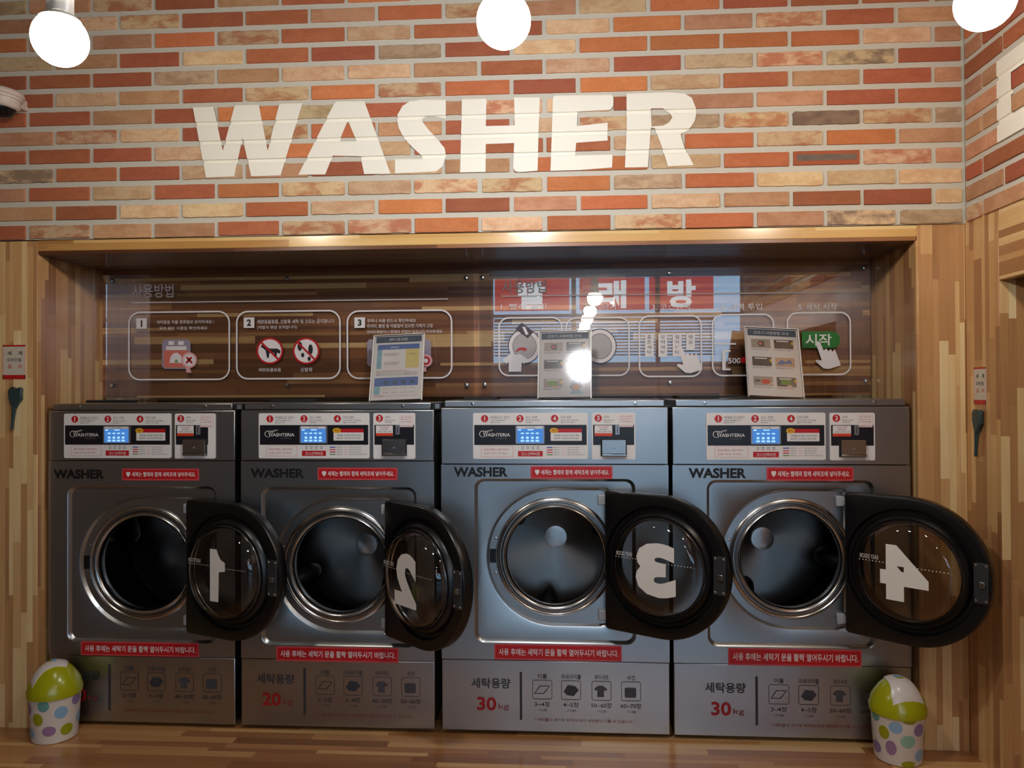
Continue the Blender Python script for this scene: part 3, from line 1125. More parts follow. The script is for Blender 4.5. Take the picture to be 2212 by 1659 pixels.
    T(mb, 'W', 195, 262, 292, 372, WHITE, y2, bold=.0)
    mb.frame(ell(X(195), Z(335), 46 * PX, 42 * PX), ell(X(197), Z(336), 40 * PX, 37 * PX), y2, WHITE)
    mb.frame(ell(X(275), Z(297), 50 * PX, 8 * PX, rot=.25), ell(X(276), Z(298), 44 * PX, 4 * PX, rot=.25), y2, WHITE)
    T(mb, 'ASHTERIA', 256, 540, 326, 368, WHITE, y2, bold=.012)
    T(mb, 'company', 355, 500, 386, 406, GREY_P, y2)
    mb.flat(rrect(X(1120), X(1440), Z(318), Z(270), .0015), y2, RED)
    mb.flat(rrect(X(1050), X(1440), Z(422), Z(316), .002), y2, WHITE)
    mb.flat(ell(X(1092), Z(292), 54 * PX, 33 * PX), y3, YELLOW)
    T(mb, '주의', 1065, 1120, 277, 307, RED_D, y3 - .0003, bold=.01)
    T(mb, '세탁물 속 동전 라이터 확인', 1095, 1410, 342, 366, DGREY, y3)
    T(mb, '물세탁 가능여부 확인바람', 1095, 1400, 380, 402, DGREY, y3)
    mb.flat(rrect(X(170), X(578), Z(624), Z(485), .002), y1, PINK)
    mb.flat(rrect(X(176), X(572), Z(618), Z(491), .002), y2, WHITE)
    T(mb, '동전교환은 교환기에서', 205, 515, 518, 546, RED_EDGE, y3)
    T(mb, '교환 하여 주세요', 205, 500, 568, 592, RED_EDGE, y3)
    for cx_ in (695, 760, 825, 890):
        mb.frame(rrect(X(cx_ - 13), X(cx_ + 13), Z(528), Z(492), .001), rrect(X(cx_ - 8), X(cx_ + 8), Z(522), Z(498), .0006), y1, GREY_P)
    mb.flat(rrect(X(638), X(950), Z(618), Z(550), .001), y1, RED)
    T(mb, '코스선택버튼', 680, 915, 566, 608, WHITE, y2)
    for v_, m_ in ((506, BLUE_P), (537, RED_EDGE), (567, RED_EDGE), (597, GREEN_P)):
        R(mb, 1000, 1075, v_ - 7, v_ + 7, m_, y1)
        T(mb, '표준코스', 1086, 1168, v_ - 9, v_ + 8, GREY_P, y1)
        T(mb, '40℃', 1188, 1240, v_ - 9, v_ + 8, PINK, y1)
        T(mb, '일반 의류 면 타올 침구', 1258, 1408 if v_ < 590 else 1478, v_ - 9, v_ + 8, GREY_P, y1)
    cp = mb.build('control_panel', root, merge=False, smooth=0)
    mb = P()
    mb.prism(rrect(X(610), X(972), Z(458), Z(232), .003), -.0085, -.004, SILVER)
    R(mb, 628, 952, 240, 268, WHITE, -.0088)
    T(mb, '코스선택', 730, 850, 244, 264, GREY_P, -.0091)
    R(mb, 628, 955, 270, 446, SCREEN, -.0088)
    R(mb, 640, 680, 276, 292, SCREEN_L, -.0091); R(mb, 760, 835, 276, 290, SCREEN_L, -.0091)
    for u_ in (695, 758, 820, 882):
        R(mb, u_ - 19, u_ + 19, 318, 336, SCREEN_L, -.0091)
        mb.flat(ell(X(u_), Z(382), 19 * PX, 17 * PX, 12), -.0091, SCREEN_L)
        R(mb, u_ - 22, u_ + 22, 410, 432, SCREEN_L, -.0091)
    mb.build('display', cp, merge=False, smooth=0)

    # ---- coin panel
    mb = P()
    mb.prism(rrect(X(1565), X(2105), Z(655), Z(72), .006), -.004, .001, WHITE)
    R(mb, 1580, 2090 if idx > 1 else 2010, 222, 475, PANEL_BLACK, y1)
    mb.flat(ell(X(1645), Z(138), 46 * PX, 46 * PX), y1, RED)
    T(mb, '3', 1628, 1662, 108, 168, WHITE, y2, keep=True, bold=.02)
    T(mb, '금액', 1718, 1776, 108, 140, GREY_P, y1); T(mb, '동전을 투입하세요', 1710, 1850, 156, 171, DGREY, y1); T(mb, '500원만', 1718, 1812, 182, 196, DGREY, y1)
    mb.flat(rrect(X(1905), X(2078), Z(250), Z(98), .002), y2, PINK)
    mb.flat(rrect(X(1909), X(2074), Z(246), Z(102), .002), y3, WHITE)
    for v_, s_ in ((122, '동전 투입금액'), (152, '확인하시고'), (182, '시작버튼을'), (232, '눌러주세요')):
        T(mb, s_, 1922, 2060, v_ - 9, v_ + 9, RED_EDGE, y3 - .0003)
    cn = mb.build('coin_panel', root, merge=False, smooth=0)
    mb = P()
    mb.prism(rrect(X(1600), X(1818), Z(362), Z(230), .002), -.0055, -.0043, WHITE)
    mb.flat(rrect(X(1600), X(1818), Z(362), Z(326), .0015), -.0058, ORANGE)
    T(mb, '500원', 1650, 1770, 240, 258, RED_EDGE, -.0058); T(mb, '동전전용', 1665, 1755, 268, 288, DGREY, -.0058); T(mb, '지폐는 교환기 이용', 1622, 1800, 298, 316, DGREY, -.0058)
    mb.build('sticker', cn, merge=False, smooth=0)
    mb = P()
    mb.box(X(1856), X(1908), -.010, -.004, Z(345), Z(228), SILVER); mb.box(X(1877), X(1886), -.0105, -.0098, Z(325), Z(242), DARK)
    mb.build('coin_slot', cn, bevel=.001)
    mb = P()
    mb.box(X(1672), X(1998), -.006, -.004, Z(614), Z(398), DARK)
    mb.prism(rrect(X(1690), X(1984), Z(580), Z(408), .002), -.016, -.006, STEEL_RING)
    mb.box(X(1690), X(1990), -.020, -.006, Z(608), Z(584), STEEL_RING)
    mb.box(X(1825), X(1850), -.0175, -.016, Z(520), Z(500), SILVER)
    mb.build('coin_return', cn, bevel=.0015)

    # ---- writing on the sheets
    def pxbox(b_, y=0.0):
        xa, za = at(b_[0], b_[3], y); xb, zb = at(b_[2], b_[1], y)
        return xa, xb, za, zb
    xa, xb, za, zb = pxbox(word_px)
    mb = P(); mb.text('WASHER', xa, xb, za, zb, -.0008, mat('black_lettering', (.03, .035, .04), .5), bold=.042); mb.build('name_lettering', root, smooth=0, merge=False)
    for b_, y, s_ in ((st1_px, -.001, '♥ 세제는 빨래와 함께 세탁조에 넣어주세요.'), (st2_px, -.001, '사용 후에는 세탁기 문을 활짝 열어두시기 바랍니다.')):
        xa, xb, za, zb = pxbox(b_)
        m_ = (zb - za)
        mb = P()
        mb.prism(rrect(xa, xb, za, zb, .003), -.0015, .0005, RED_EDGE)
        mb.flat(rrect(xa + .005, xb - .005, za + .006, zb - .005, .002), -.0018, RED)
        mb.text(s_, xa + .016, xb - .012, za + m_ * .28, zb - m_ * .27, -.0021, WHITE, bold=.015)
        mb.build('notice_sticker', root, smooth=0, merge=False)
    # capacity print on the kick panel
    CXM = (-.4336 + .3793) / 2
    dc = (x0 + x1) / 2 - CXM + .003

    def q(u, v):
        xx, zz = at(1000 + u / 5.395, 1440 + v / 5.395, 0.0)
        return xx + dc, zz
    zl = at(1200, 1500)[1]
    mb = P()

    def tx(s_, u0, u1, v0, v1, m_, **k):
        a_ = q((u0 + u1) / 2, (v0 + v1) / 2)
        w_ = (u1 - u0) / 5.395 / 603; h_ = (v1 - v0) / 5.395 / 603
        zc = zl - ((v0 + v1) / 2 - 324) / 5.395 / 603
        mb.text(s_, a_[0] - w_ / 2, a_[0] + w_ / 2, zc - h_ / 2, zc + h_ / 2, -.0002, m_, **k)

    def qq(u, v):
        return q(u, 300)[0], zl - (v - 324) / 5.395 / 603
    tx('세탁용량', 85, 545, 150, 268, DGREY, bold=.02)
    tx(kg, 155, 380, 372, 528, RED_D, bold=.025)
    tx('kg', 405, 528, 442, 526, mat('faded_red_print', (.50, .20, .20), .5))
    b0, b1 = qq(652, 628), qq(680, 72)
    mb.rect(b0[0], b1[0], b0[1], b1[1], -.0002, DGREY)
    mb.build('capacity_print', root, smooth=0, merge=False)
    mb = P()
    FAD = mat('faded_grey_print', (.27, .26, .27), .5)
    for cx_, nm, cap in zip((915, 1250, 1605, 1950), ('이불', '극세사이불', '와이셔츠', '수건'), caps):
        wl = {'이불': 55, '극세사이불': 115, '와이셔츠': 80, '수건': 45}[nm]
        tx(nm, cx_ - wl, cx_ + wl, 88, 145, FAD, bold=.015)
        a_, b_ = qq(cx_ - 115, 385), qq(cx_ + 115, 160)
        mb.frame(rrect(a_[0], b_[0], a_[1], b_[1], .008), rrect(a_[0] + .002, b_[0] - .002, a_[1] + .002, b_[1] - .002, .006), -.0002, FAD)
        if nm == '이불':
            po = [qq(cx_ - 95, 320), qq(cx_ - 30, 225), qq(cx_ + 95, 225), qq(cx_ + 20, 320)]
            pi_ = [qq(cx_ - 80, 312), qq(cx_ - 22, 233), qq(cx_ + 80, 233), qq(cx_ + 12, 312)]
            mb.frame(po, pi_, -.0002, DGREY)
        elif nm == '극세사이불':
            mb.flat([qq(cx_ - 85, 290), qq(cx_ - 40, 215), qq(cx_ + 50, 225), qq(cx_ + 90, 270), qq(cx_ + 30, 340), qq(cx_ - 50, 330)], -.0002, DGREY)
        elif nm == '와이셔츠':
            mb.flat([qq(cx_ - 85, 250), qq(cx_ - 40, 215), qq(cx_ + 20, 215), qq(cx_ + 70, 255), qq(cx_ + 45, 275), qq(cx_ + 30, 262), qq(cx_ + 30, 345), qq(cx_ - 50, 345), qq(cx_ - 50, 262), qq(cx_ - 68, 275)], -.0002, FAD)
        else:
            mb.flat(rrect(qq(cx_ - 75, 335)[0], qq(cx_ + 60, 335)[0], qq(0, 345)[1], qq(0, 230)[1], .006), -.0002, FAD)
        tx(cap, cx_ - 90 if len(cap) < 5 else cx_ - 120, cx_ + 90 if len(cap) < 5 else cx_ + 120, 412, 470, DGREY, bold=.01)
        tx('기준', cx_ - 50, cx_ + 60, 496, 524, FAD)
        mb.build('garment_symbol', root, smooth=0, merge=False)
        mb = P()
    tx('* 세탁물의 크기와 두께에 따라 세탁량이 다를 수 있습니다', 830, 1960, 602, 640, mat('faint_red_print', (.55, .26, .20), .5))
    mb.build('footnote', root, smooth=0, merge=False)

    # ---- hinges on the cabinet
    hx = cxd + .187
    for dz in (.206, -.206):
        mb = P()
        z = czd + dz
        mb.box(hx - .032, hx - .004, .004, .024, z - .018, z + .018, BRACKET)
        mb.box(hx - .008, hx + .016, -.010, .014, z - .012, z + .012, BRACKET)
        mb.build('hinge', root, bevel=.003)

    # ---- door, swung open about the hinge line
    ph = radians(phi)
    HY = -.004
    DM = MI @ Matrix.Translation((hx, HY, czd)) @ Matrix.Rotation(-ph, 4, 'Z')
    # local: +x away from the hinge, -y towards the room (drum side of the door), z up
    mb = MB(DM)
    c0 = (DOOR_C, 0.0)

    def dloop(g, y, rc=.012):
        sh = dshape(0, 0, DOOR_R, DOOR_C, g, rc)
        # mirrored: straight side at the hinge (x = 0)
        sh = [(DOOR_C - x, z) for x, z in sh]
        return [(x, y, z) for x, z in star(sh, c0, dang)]
    dang = sorted(set([2 * pi * i / 120 for i in range(120)] + [(pi + s_ * atan2(DOOR_R - k, DOOR_C)) % (2 * pi) for s_ in (1, -1) for k in (0, .004, .012, .02)]))
    cl = lambda r_, y: [(DOOR_C + r_ * cos(a), y, r_ * sin(a)) for a in dang]
    lp = [cl(.162, .022), dloop(-.045, .024), dloop(-.004, .020), dloop(0, .015), dloop(0, -.016), dloop(-.003, -.021), dloop(-.010, -.023),
          cl(.206, -.022), cl(.200, -.010), cl(.190, -.009), cl(.184, -.022), cl(.176, -.030), cl(.169, -.030), cl(.166, -.020), cl(.163, .0)]
    vs = [p for l_ in lp for p in l_]
    n = len(dang)
    fs = [(j * n + i, j * n + (i + 1) % n, ((j + 1) % len(lp)) * n + (i + 1) % n, ((j + 1) % len(lp)) * n + i) for j in range(len(lp)) for i in range(n)]
    mb.add(vs, fs, BLACK)
    bmd = mb.build('door', root, smooth=40)
    b_ = bmesh.new(); b_.from_mesh(bmd.data); bmesh.ops.recalc_face_normals(b_, faces=b_.faces); b_.to_mesh(bmd.data); b_.free()
    mb = MB(DM)
    mb.lathe([(.164, -.018), (.1645, -.026), (.160, -.046), (.152, -.060), (.140, -.068), (.120, -.071), (.06, -.073), (.0001, -.0735)], (DOOR_C, 0, 0), GLASS, 96)
    mb.build('door_glass', bmd, smooth=60)
    mb = MB(DM)
    mb.lathe([(.1665, -.024), (.1655, -.031), (.163, -.0335), (.160, -.031), (.1595, -.026)], (DOOR_C, 0, 0), mat('glass_rim', (.30, .28, .27), .2, .6), 96)
    mb.build('glass_rim', bmd, smooth=60)
    # outer cover glass with the number sticker (read from the far side: mirrored here)
    mb = MB(DM)
    mb.lathe([(.164, .014), (.10, .0145), (.0001, .015)], (DOOR_C, 0, 0), clear('cover_glass', (.88, .88, .88), 1.5), 64)
    mb.build('cover_glass', bmd)
    mb = MB(DM)
    w_ = {'1': .030, '2': .062, '3': .072, '4': .074}[str(idx)]
    ox = {'1': .012, '2': -.004, '3': .012, '4': .006}[str(idx)]
    NUM = mat('number_sticker', (.93, .90, .85), .5)
    if idx == 1:
        mb.flat([(DOOR_C + x, z) for x, z in ((-.026, .090), (.006, .090), (.012, .074), (.024, .056), (.045, .046), (.045, .016), (.016, .012), (.014, -.092), (-.026, -.092))], -.0742, NUM)
    else:
        mb.text(str(idx), DOOR_C - w_ + ox, DOOR_C + w_ + ox, -.088, .092, -.0742, NUM, bold=.06, mirror=True)
    mb.build('number_sticker', bmd, smooth=0, merge=False)
    mb = MB(DM)
    for k in range(26):
        u_ = -.135 + .27 * k / 25
        mb.flat(ell(DOOR_C + u_, .030 if u_ < 0 else .026, .0026, .0014, 8, .4), -.0735 + abs(u_) ** 2 * .1, WHITE_P)
    mb.build('dotted_line', bmd, smooth=0, merge=False)
    mb = MB(DM)
    mb.text('EASY DOOR', DOOR_C - .135, DOOR_C - .075, .036, .050, -.0725, WHITE_P, mirror=True)
    mb.build('glass_lettering', bmd, smooth=0, merge=False)
    # latch plate on the free edge
    mb = MB(DM)
    lx = DOOR_W - .028
    LP = mat('latch_plate', (.30, .30, .31), .35, .6)
    mb.box(lx - .022, lx + .018, -.027, -.020, -.062, .062, LP)
    mb.box(lx - .006, lx + .010, -.036, -.026, -.012, .006, STEEL_RING)
    for sx, sz in ((-.016, .054), (.012, .054), (-.016, -.054), (.012, -.054)):
        mb.lathe([(.0001, -.0035), (.004, -.003), (.0045, 0)], (lx + sx, -.027, sz), STEEL_RING, 12)
    mb.build('latch_plate', bmd, bevel=.001)
    return root


MACH = [
    dict(idx=1, x0=-1.9127, x1=-1.1983, big=0, ztop=1.1932, zseam=1.006, zlow=.285, cxd=-1.5525, czd=.6235, plate=(-1.835, -1.2735, .338, .908),
         panel_px=(139.7, 893.6), word_px=(116, 1014, 225, 1034), st1_px=(264, 1012.5, 430, 1037.5), st2_px=(175, 1389, 430, 1415), phi=22.5,
         label='leftmost steel washer, 20 kg size, its open black door showing a mirrored 1', kg='20', caps=('2~3장', '3~4장', '40~50장', '50~60장'), lifters=(280, 40, 160)),
    dict(idx=2, x0=-1.1756, x1=-.4595, big=0, ztop=1.1932, zseam=1.006, zlow=.285, cxd=-.811, czd=.6235, plate=(-1.0945, -.5295, .338, .908),
         panel_px=(559.7, 892.7), word_px=(541, 1012, 657, 1032), st1_px=(686.5, 1010.5, 858.5, 1036.5), st2_px=(597, 1400, 861, 1427), phi=43,
         label='steel washer marked 20 kg whose open black door shows a mirrored 2', kg='20', caps=('2~3장', '3~4장', '40~50장', '50~60장'), lifters=(203, 323, 83)),
    dict(idx=3, x0=-.4336, x1=.3793, big=1, ztop=1.2006, zseam=.9946, zlow=.2958, cxd=-.0245, czd=.6620, plate=(-.3085, .2575, .3605, .940),
         panel_px=(1022, 892), word_px=(980, 1009, 1097, 1030), st1_px=(1146, 1007, 1323, 1034), st2_px=(1068, 1395, 1343, 1424), phi=32,
         label='wide steel washer marked 30 kg whose open black door shows a mirrored 3', kg='30', caps=('3~4장', '4~5장', '50~60장', '60~70장'), lifters=(262, 22, 142)),
    dict(idx=4, x0=.3937, x1=1.2111, big=1, ztop=1.2006, zseam=.9946, zlow=.2958, cxd=.807, czd=.6620, plate=(.5175, 1.085, .3605, .938),
         panel_px=(1525, 892), word_px=(1487, 1011, 1612, 1033), st1_px=(1656, 1009.5, 1843, 1038.5), st2_px=(1573, 1404, 1861, 1436), phi=43,
         label='rightmost wide steel washer marked 30 kg, its open black door showing a mirrored 4', kg='30', caps=('3~4장', '4~5장', '50~60장', '60~70장'), lifters=(350, 230, 110)),
]
for m_ in MACH:
    machine(**m_)

# ------------------------------------------------------------------ clear instruction sheets on the back panel
YS = .350


def sheet(x0, x1, z0, z1, label):
    r = tag(empty('instruction_board', ((x0 + x1) / 2, YS, z0)), label, 'sign', 'clear instruction sheets')
    MI = Matrix.Translation(-Vector(r.location))
    mb = MB(MI); mb.box(x0, x1, YS, YS + .004, z0, z1, ACRYL)
    mb.build('clear_sheet', r)
    return r, MI


def screws(r, MI, pts):
    for u, v in pts:
        x, z = at(u, v, YS)
        mb = MB(MI)
        mb.lathe([(.0001, -.010), (.007, -.009), (.009, -.005), (.009, -.0003)], (x, YS, z), STEEL_RING, 20)
        mb.build('fixing_screw', r)
        mb = MB(MI); mb.lathe([(.008, .0045), (.008, YB - YS)], (x, YS, z), STEEL_RING, 16); mb.build('spacer', r)


def step_box(mb, px, r=.05, t=.0065):
    xa, za = at(px[0], px[3], YS); xb, zb = at(px[2], px[1], YS)
    mb.frame(rrect(xa, xb, za, zb, r, 8), rrect(xa + t, xb - t, za + t, zb - t, r - t, 8), YS - .0006, SHEETPRINT)


def ptext(mb, s, a, b, c, d, m=None, y=-.0006, **k):
    xa, za = at(a, d, YS); xb, zb = at(c, b, YS)
    mb.text(s, xa, xb, za, zb, YS + y, m or SHEETPRINT, **k)


def pflat(mb, pts, m, y=-.0008):
    mb.flat([at(u, v, YS) for u, v in pts], YS + y, m)


def pell(mb, u, v, ru, rv, m, y=-.0008, inner=None, rot=0.0):
    if inner:
        mb.frame([at(*p, YS) for p in ell(u, v, ru, rv, 36)], [at(*p, YS) for p in ell(u, v, inner, inner * rv / ru, 36)], YS + y, m)
        mb.v[-72:] = mb.v[-72:]
    else:
        mb.flat([at(*p, YS) for p in ell(u, v, ru, rv, 36, rot)][::-1], YS + y, m)


r1, MI1 = sheet(-1.905, -.352, 1.228, 1.752, 'left clear sheet with three outlined steps, printed on dark wood')
screws(r1, MI1, [(243, 607), (620, 602), (1007, 600), (243, 833), (620, 831), (1008, 831)])
mb = MB(MI1)
ptext(mb, '사용방법', 286, 613, 375, 644, bold=.01)
xa, za = at(285, 654, YS); xb, zb = at(968, 650, YS)
mb.rect(xa, xb, za - .002, za + .002, YS - .0006, SHEETPRINT)
for k, b in enumerate(((277, 671, 497, 822), (510, 669, 736, 820), (749, 668, 977, 819))):
    step_box(mb, b)
for n_, u, v in (('1', 306, 699), ('2', 538, 697), ('3', 777, 697)):
    xa, za = at(u - 11.5, v + 11.5, YS); xb, zb = at(u + 11.5, v - 11.5, YS)
    mb.rect(xa, xb, za, zb, YS - .0006, SHEETPRINT)
    mb.text(n_, xa + .010, xb - .010, za + .008, zb - .008, YS - .0010, BLACK_M, keep=True, bold=.04)
ptext(mb, '세탁물을 직물 종류별로 분리하세요 !', 338, 691, 462, 700)
ptext(mb, '옷에 묻은 이물질 확인하세요', 344, 705, 448, 713)
ptext(mb, '애완동물용품, 신발류 세탁 및 건조는 금지합니다', 556, 689, 722, 700)
ptext(mb, '(적발시 변상 조치합니다)', 556, 703, 642, 712)
ptext(mb, '주머니 속을 반드시 확인하세요', 793, 688, 898, 697)
ptext(mb, '라이터, 볼펜 등 이물질이 있으면 기계가 고장', 793, 699, 935, 709)
ptext(mb, '라이터폭발이나 화재의 위험이 있습니다 주의하세요', 793, 712, 955, 721)
# icon of step one: soiled garment tag with a magnifier
LILAC = mat('lilac_print', (.60, .56, .62), .5); SAL = mat('salmon_print', (.84, .45, .38), .5)
pflat(mb, [(350 + x, 733 + y) for x, y in ((6, 0), (56, 0), (62, 6), (62, 58), (56, 64), (6, 64), (0, 58), (0, 6))][::1], LILAC, -.0007)
pflat(mb, [(354, 757), (408, 757), (408, 792), (404, 794), (358, 794), (354, 792)], SAL, -.0009)
pflat(mb, [(359, 748), (403, 748), (403, 756), (359, 756)], SHEETPRINT, -.0009)
pflat(mb, [(364, 737), (376, 737), (376, 745), (364, 745)], SHEETPRINT, -.0009)
pflat(mb, [(385, 737), (397, 737), (397, 745), (385, 745)], SHEETPRINT, -.0009)
pflat(mb, [(366, 784), (369, 770), (375, 763), (383, 762), (391, 768), (396, 784)], SHEETPRINT, -.0011)
pflat(mb, [(376, 783), (381, 775), (386, 783)], GREEN_P, -.0013)
pflat(mb, [(401, 790), (409, 790), (414, 805), (403, 805)], PINK, -.0013)
pell(mb, 409, 778, 17, 17, PINK, -.0012)
pell(mb, 409, 778, 13, 13, SHEETPRINT, -.0014)
pflat(mb, [(402, 773), (405, 770), (417, 783), (414, 786)], RED, -.0016)
pflat(mb, [(413, 770), (416, 773), (404, 786), (401, 783)], RED, -.0016)
# step two: no pets, no shoes
for cu_ in (583, 661.5):
    pell(mb, cu_, 758, 29, 29, RED, -.0007)
    pell(mb, cu_, 758, 25, 25, SHEETPRINT, -.0009)
INK = mat('black_ink', (.07, .07, .09), .5)
pflat(mb, [(563, 749), (569, 741), (575, 748), (583, 753), (599, 753), (606, 757), (605, 764), (598, 762), (598, 771), (594, 771), (592, 762), (582, 763), (581, 773), (577, 773), (574, 757), (568, 752)], INK, -.0011)
for p in ((648, 748, 5, 10), (671, 755, 5, 11), (654, 767, 3.5, 5), (668, 775, 3.5, 5)):
    pell(mb, p[0], p[1], p[2], p[3], INK, -.0011)
for cu_ in (583, 661.5):
    pflat(mb, [(cu_ - 20, 741), (cu_ - 17, 738), (cu_ + 20, 775), (cu_ + 17, 778)], RED, -.0013)
ptext(mb, '애완동물용품', 559, 795, 607, 803)
ptext(mb, '신발류', 649, 794, 675, 803)
# step three: garment with a magnifier (partly behind the stand)
pflat(mb, [(798, 733), (926, 733), (931, 739), (931, 786), (926, 792), (798, 792), (793, 786), (793, 739)], LILAC, -.0007)
pell(mb, 920, 779, 14, 14, PINK, -.0009); pell(mb, 920, 779, 9, 9, RED, -.0011); pell(mb, 920, 779, 5, 5, SHEETPRINT, -.0013)
pflat(mb, [(913, 791), (921, 791), (921, 803), (915, 803)], PINK, -.0009)
mb.build('printed_steps', r1, smooth=0, merge=False)

r2, MI2 = sheet(-.332, 1.222, 1.208, 1.748, 'right clear sheet with five outlined steps and a green start button, mirroring the shop front')
screws(r2, MI2, [(1042, 599), (1446, 589), (1866, 579), (1047, 830), (1448, 826), (1870, 823)])
mb = MB(MI2)
ptext(mb, '사용방법', 1084, 604, 1180, 634, bold=.01)
xa, za = at(1085, 640, YS); xb, zb = at(1827, 631, YS)
mb.rect(xa, xb, zb - .002, zb + .002, YS - .0006, SHEETPRINT)
for b in ((1077, 684, 1215, 813), (1222, 684, 1360, 813), (1380, 680, 1516, 815), (1538, 677, 1672, 813), (1700, 673, 1838, 811)):
    step_box(mb, b, .042, .006)
for s_, a, c in (('1. 빨래 넣기', 1082, 1180), ('2. 문 닫기', 1262, 1330), ('3. 코스선택', 1408, 1490), ('4. 금액 투입', 1556, 1646), ('5. 세탁 시작', 1724, 1808)):
    ptext(mb, s_, a, 655, c, 670)
# drums of steps one and two
for cu_, cv_ in ((1133, 748), (1296, 748)):
    pell(mb, cu_, cv_, 36, 38, mat('sheet_outline', (.30, .27, .30), .5), -.0006)
    pell(mb, cu_, cv_, 34, 36, SHEETPRINT, -.0008)
    pell(mb, cu_, cv_, 26, 28, mat('sheet_outline', (.30, .27, .30), .5), -.0010)
    pell(mb, cu_, cv_, 25, 27, mat('pale_print', (.72, .69, .68), .5), -.0012)
pflat(mb, [(1113, 711), (1127, 697), (1153, 717), (1140, 731)], mat('plum_print', (.28, .22, .27), .5), -.0014)
pflat(mb, [(1128, 706), (1134, 706), (1142, 722), (1136, 724)], SHEETPRINT, -.0016)
pflat(mb, [(1112, 761), (1120, 752), (1130, 750), (1138, 753), (1136, 759), (1126, 756)], RED, -.0016)
pflat(mb, [(1085, 777), (1103, 764), (1113, 767), (1123, 764), (1141, 777), (1132, 786), (1127, 782), (1126, 803), (1099, 803), (1099, 782), (1094, 786)], SHEETPRINT, -.0018)
# step three: four course keys and a pointing hand
for k, (u0, h) in enumerate(((1393, 771), (1422, 771), (1453, 770), (1482, 756))):
    pflat(mb, [(u0, 721), (u0 + 19, 721), (u0 + 19, h), (u0, h)], SHEETPRINT, -.0008)
    for j, ch in enumerate(('표준세탁', '강력세탁', '절약세탁', '헹굼')[k]):
        ptext(mb, ch, u0 + 5, 724 + j * 11, u0 + 14, 732 + j * 11, DGREY, -.0011)
HAND = [(0, 0), (9, -2), (18, 18), (24, 14), (28, 20), (33, 15), (37, 21), (42, 15), (55, 50), (30, 58), (18, 57), (0, 42), (2, 38), (14, 40)]
hand = lambda u, v, m_: pflat(mb, [(u + x, v + y) for x, y in HAND], m_, -.0015)
hand(1462, 748, SHEETPRINT)
# step four: coins into the slot
ptext(mb, '[', 1560, 756, 1578, 800)
ptext(mb, '500', 1573, 773, 1600, 785, bold=.02)
pell(mb, 1608, 778, 10, 7, RED, -.0008)
pflat(mb, [(1542, 741), (1590, 741), (1590, 744.5), (1542, 744.5)], SHEETPRINT)
# step five: green start button and hand
GRN = mat('green_start_button', (.13, .46, .17), .4)
bx = [(1732, 716), (1800, 716), (1809, 720), (1814, 728), (1814, 740), (1809, 748), (1800, 752), (1732, 752)]
pflat(mb, bx, GRN, -.0008)
ptext(mb, '시작', 1740, 721, 1796, 747, SHEETPRINT, -.0011, bold=.012)
hand(1761, 739, SHEETPRINT)
mb.build('printed_steps', r2, smooth=0, merge=False)

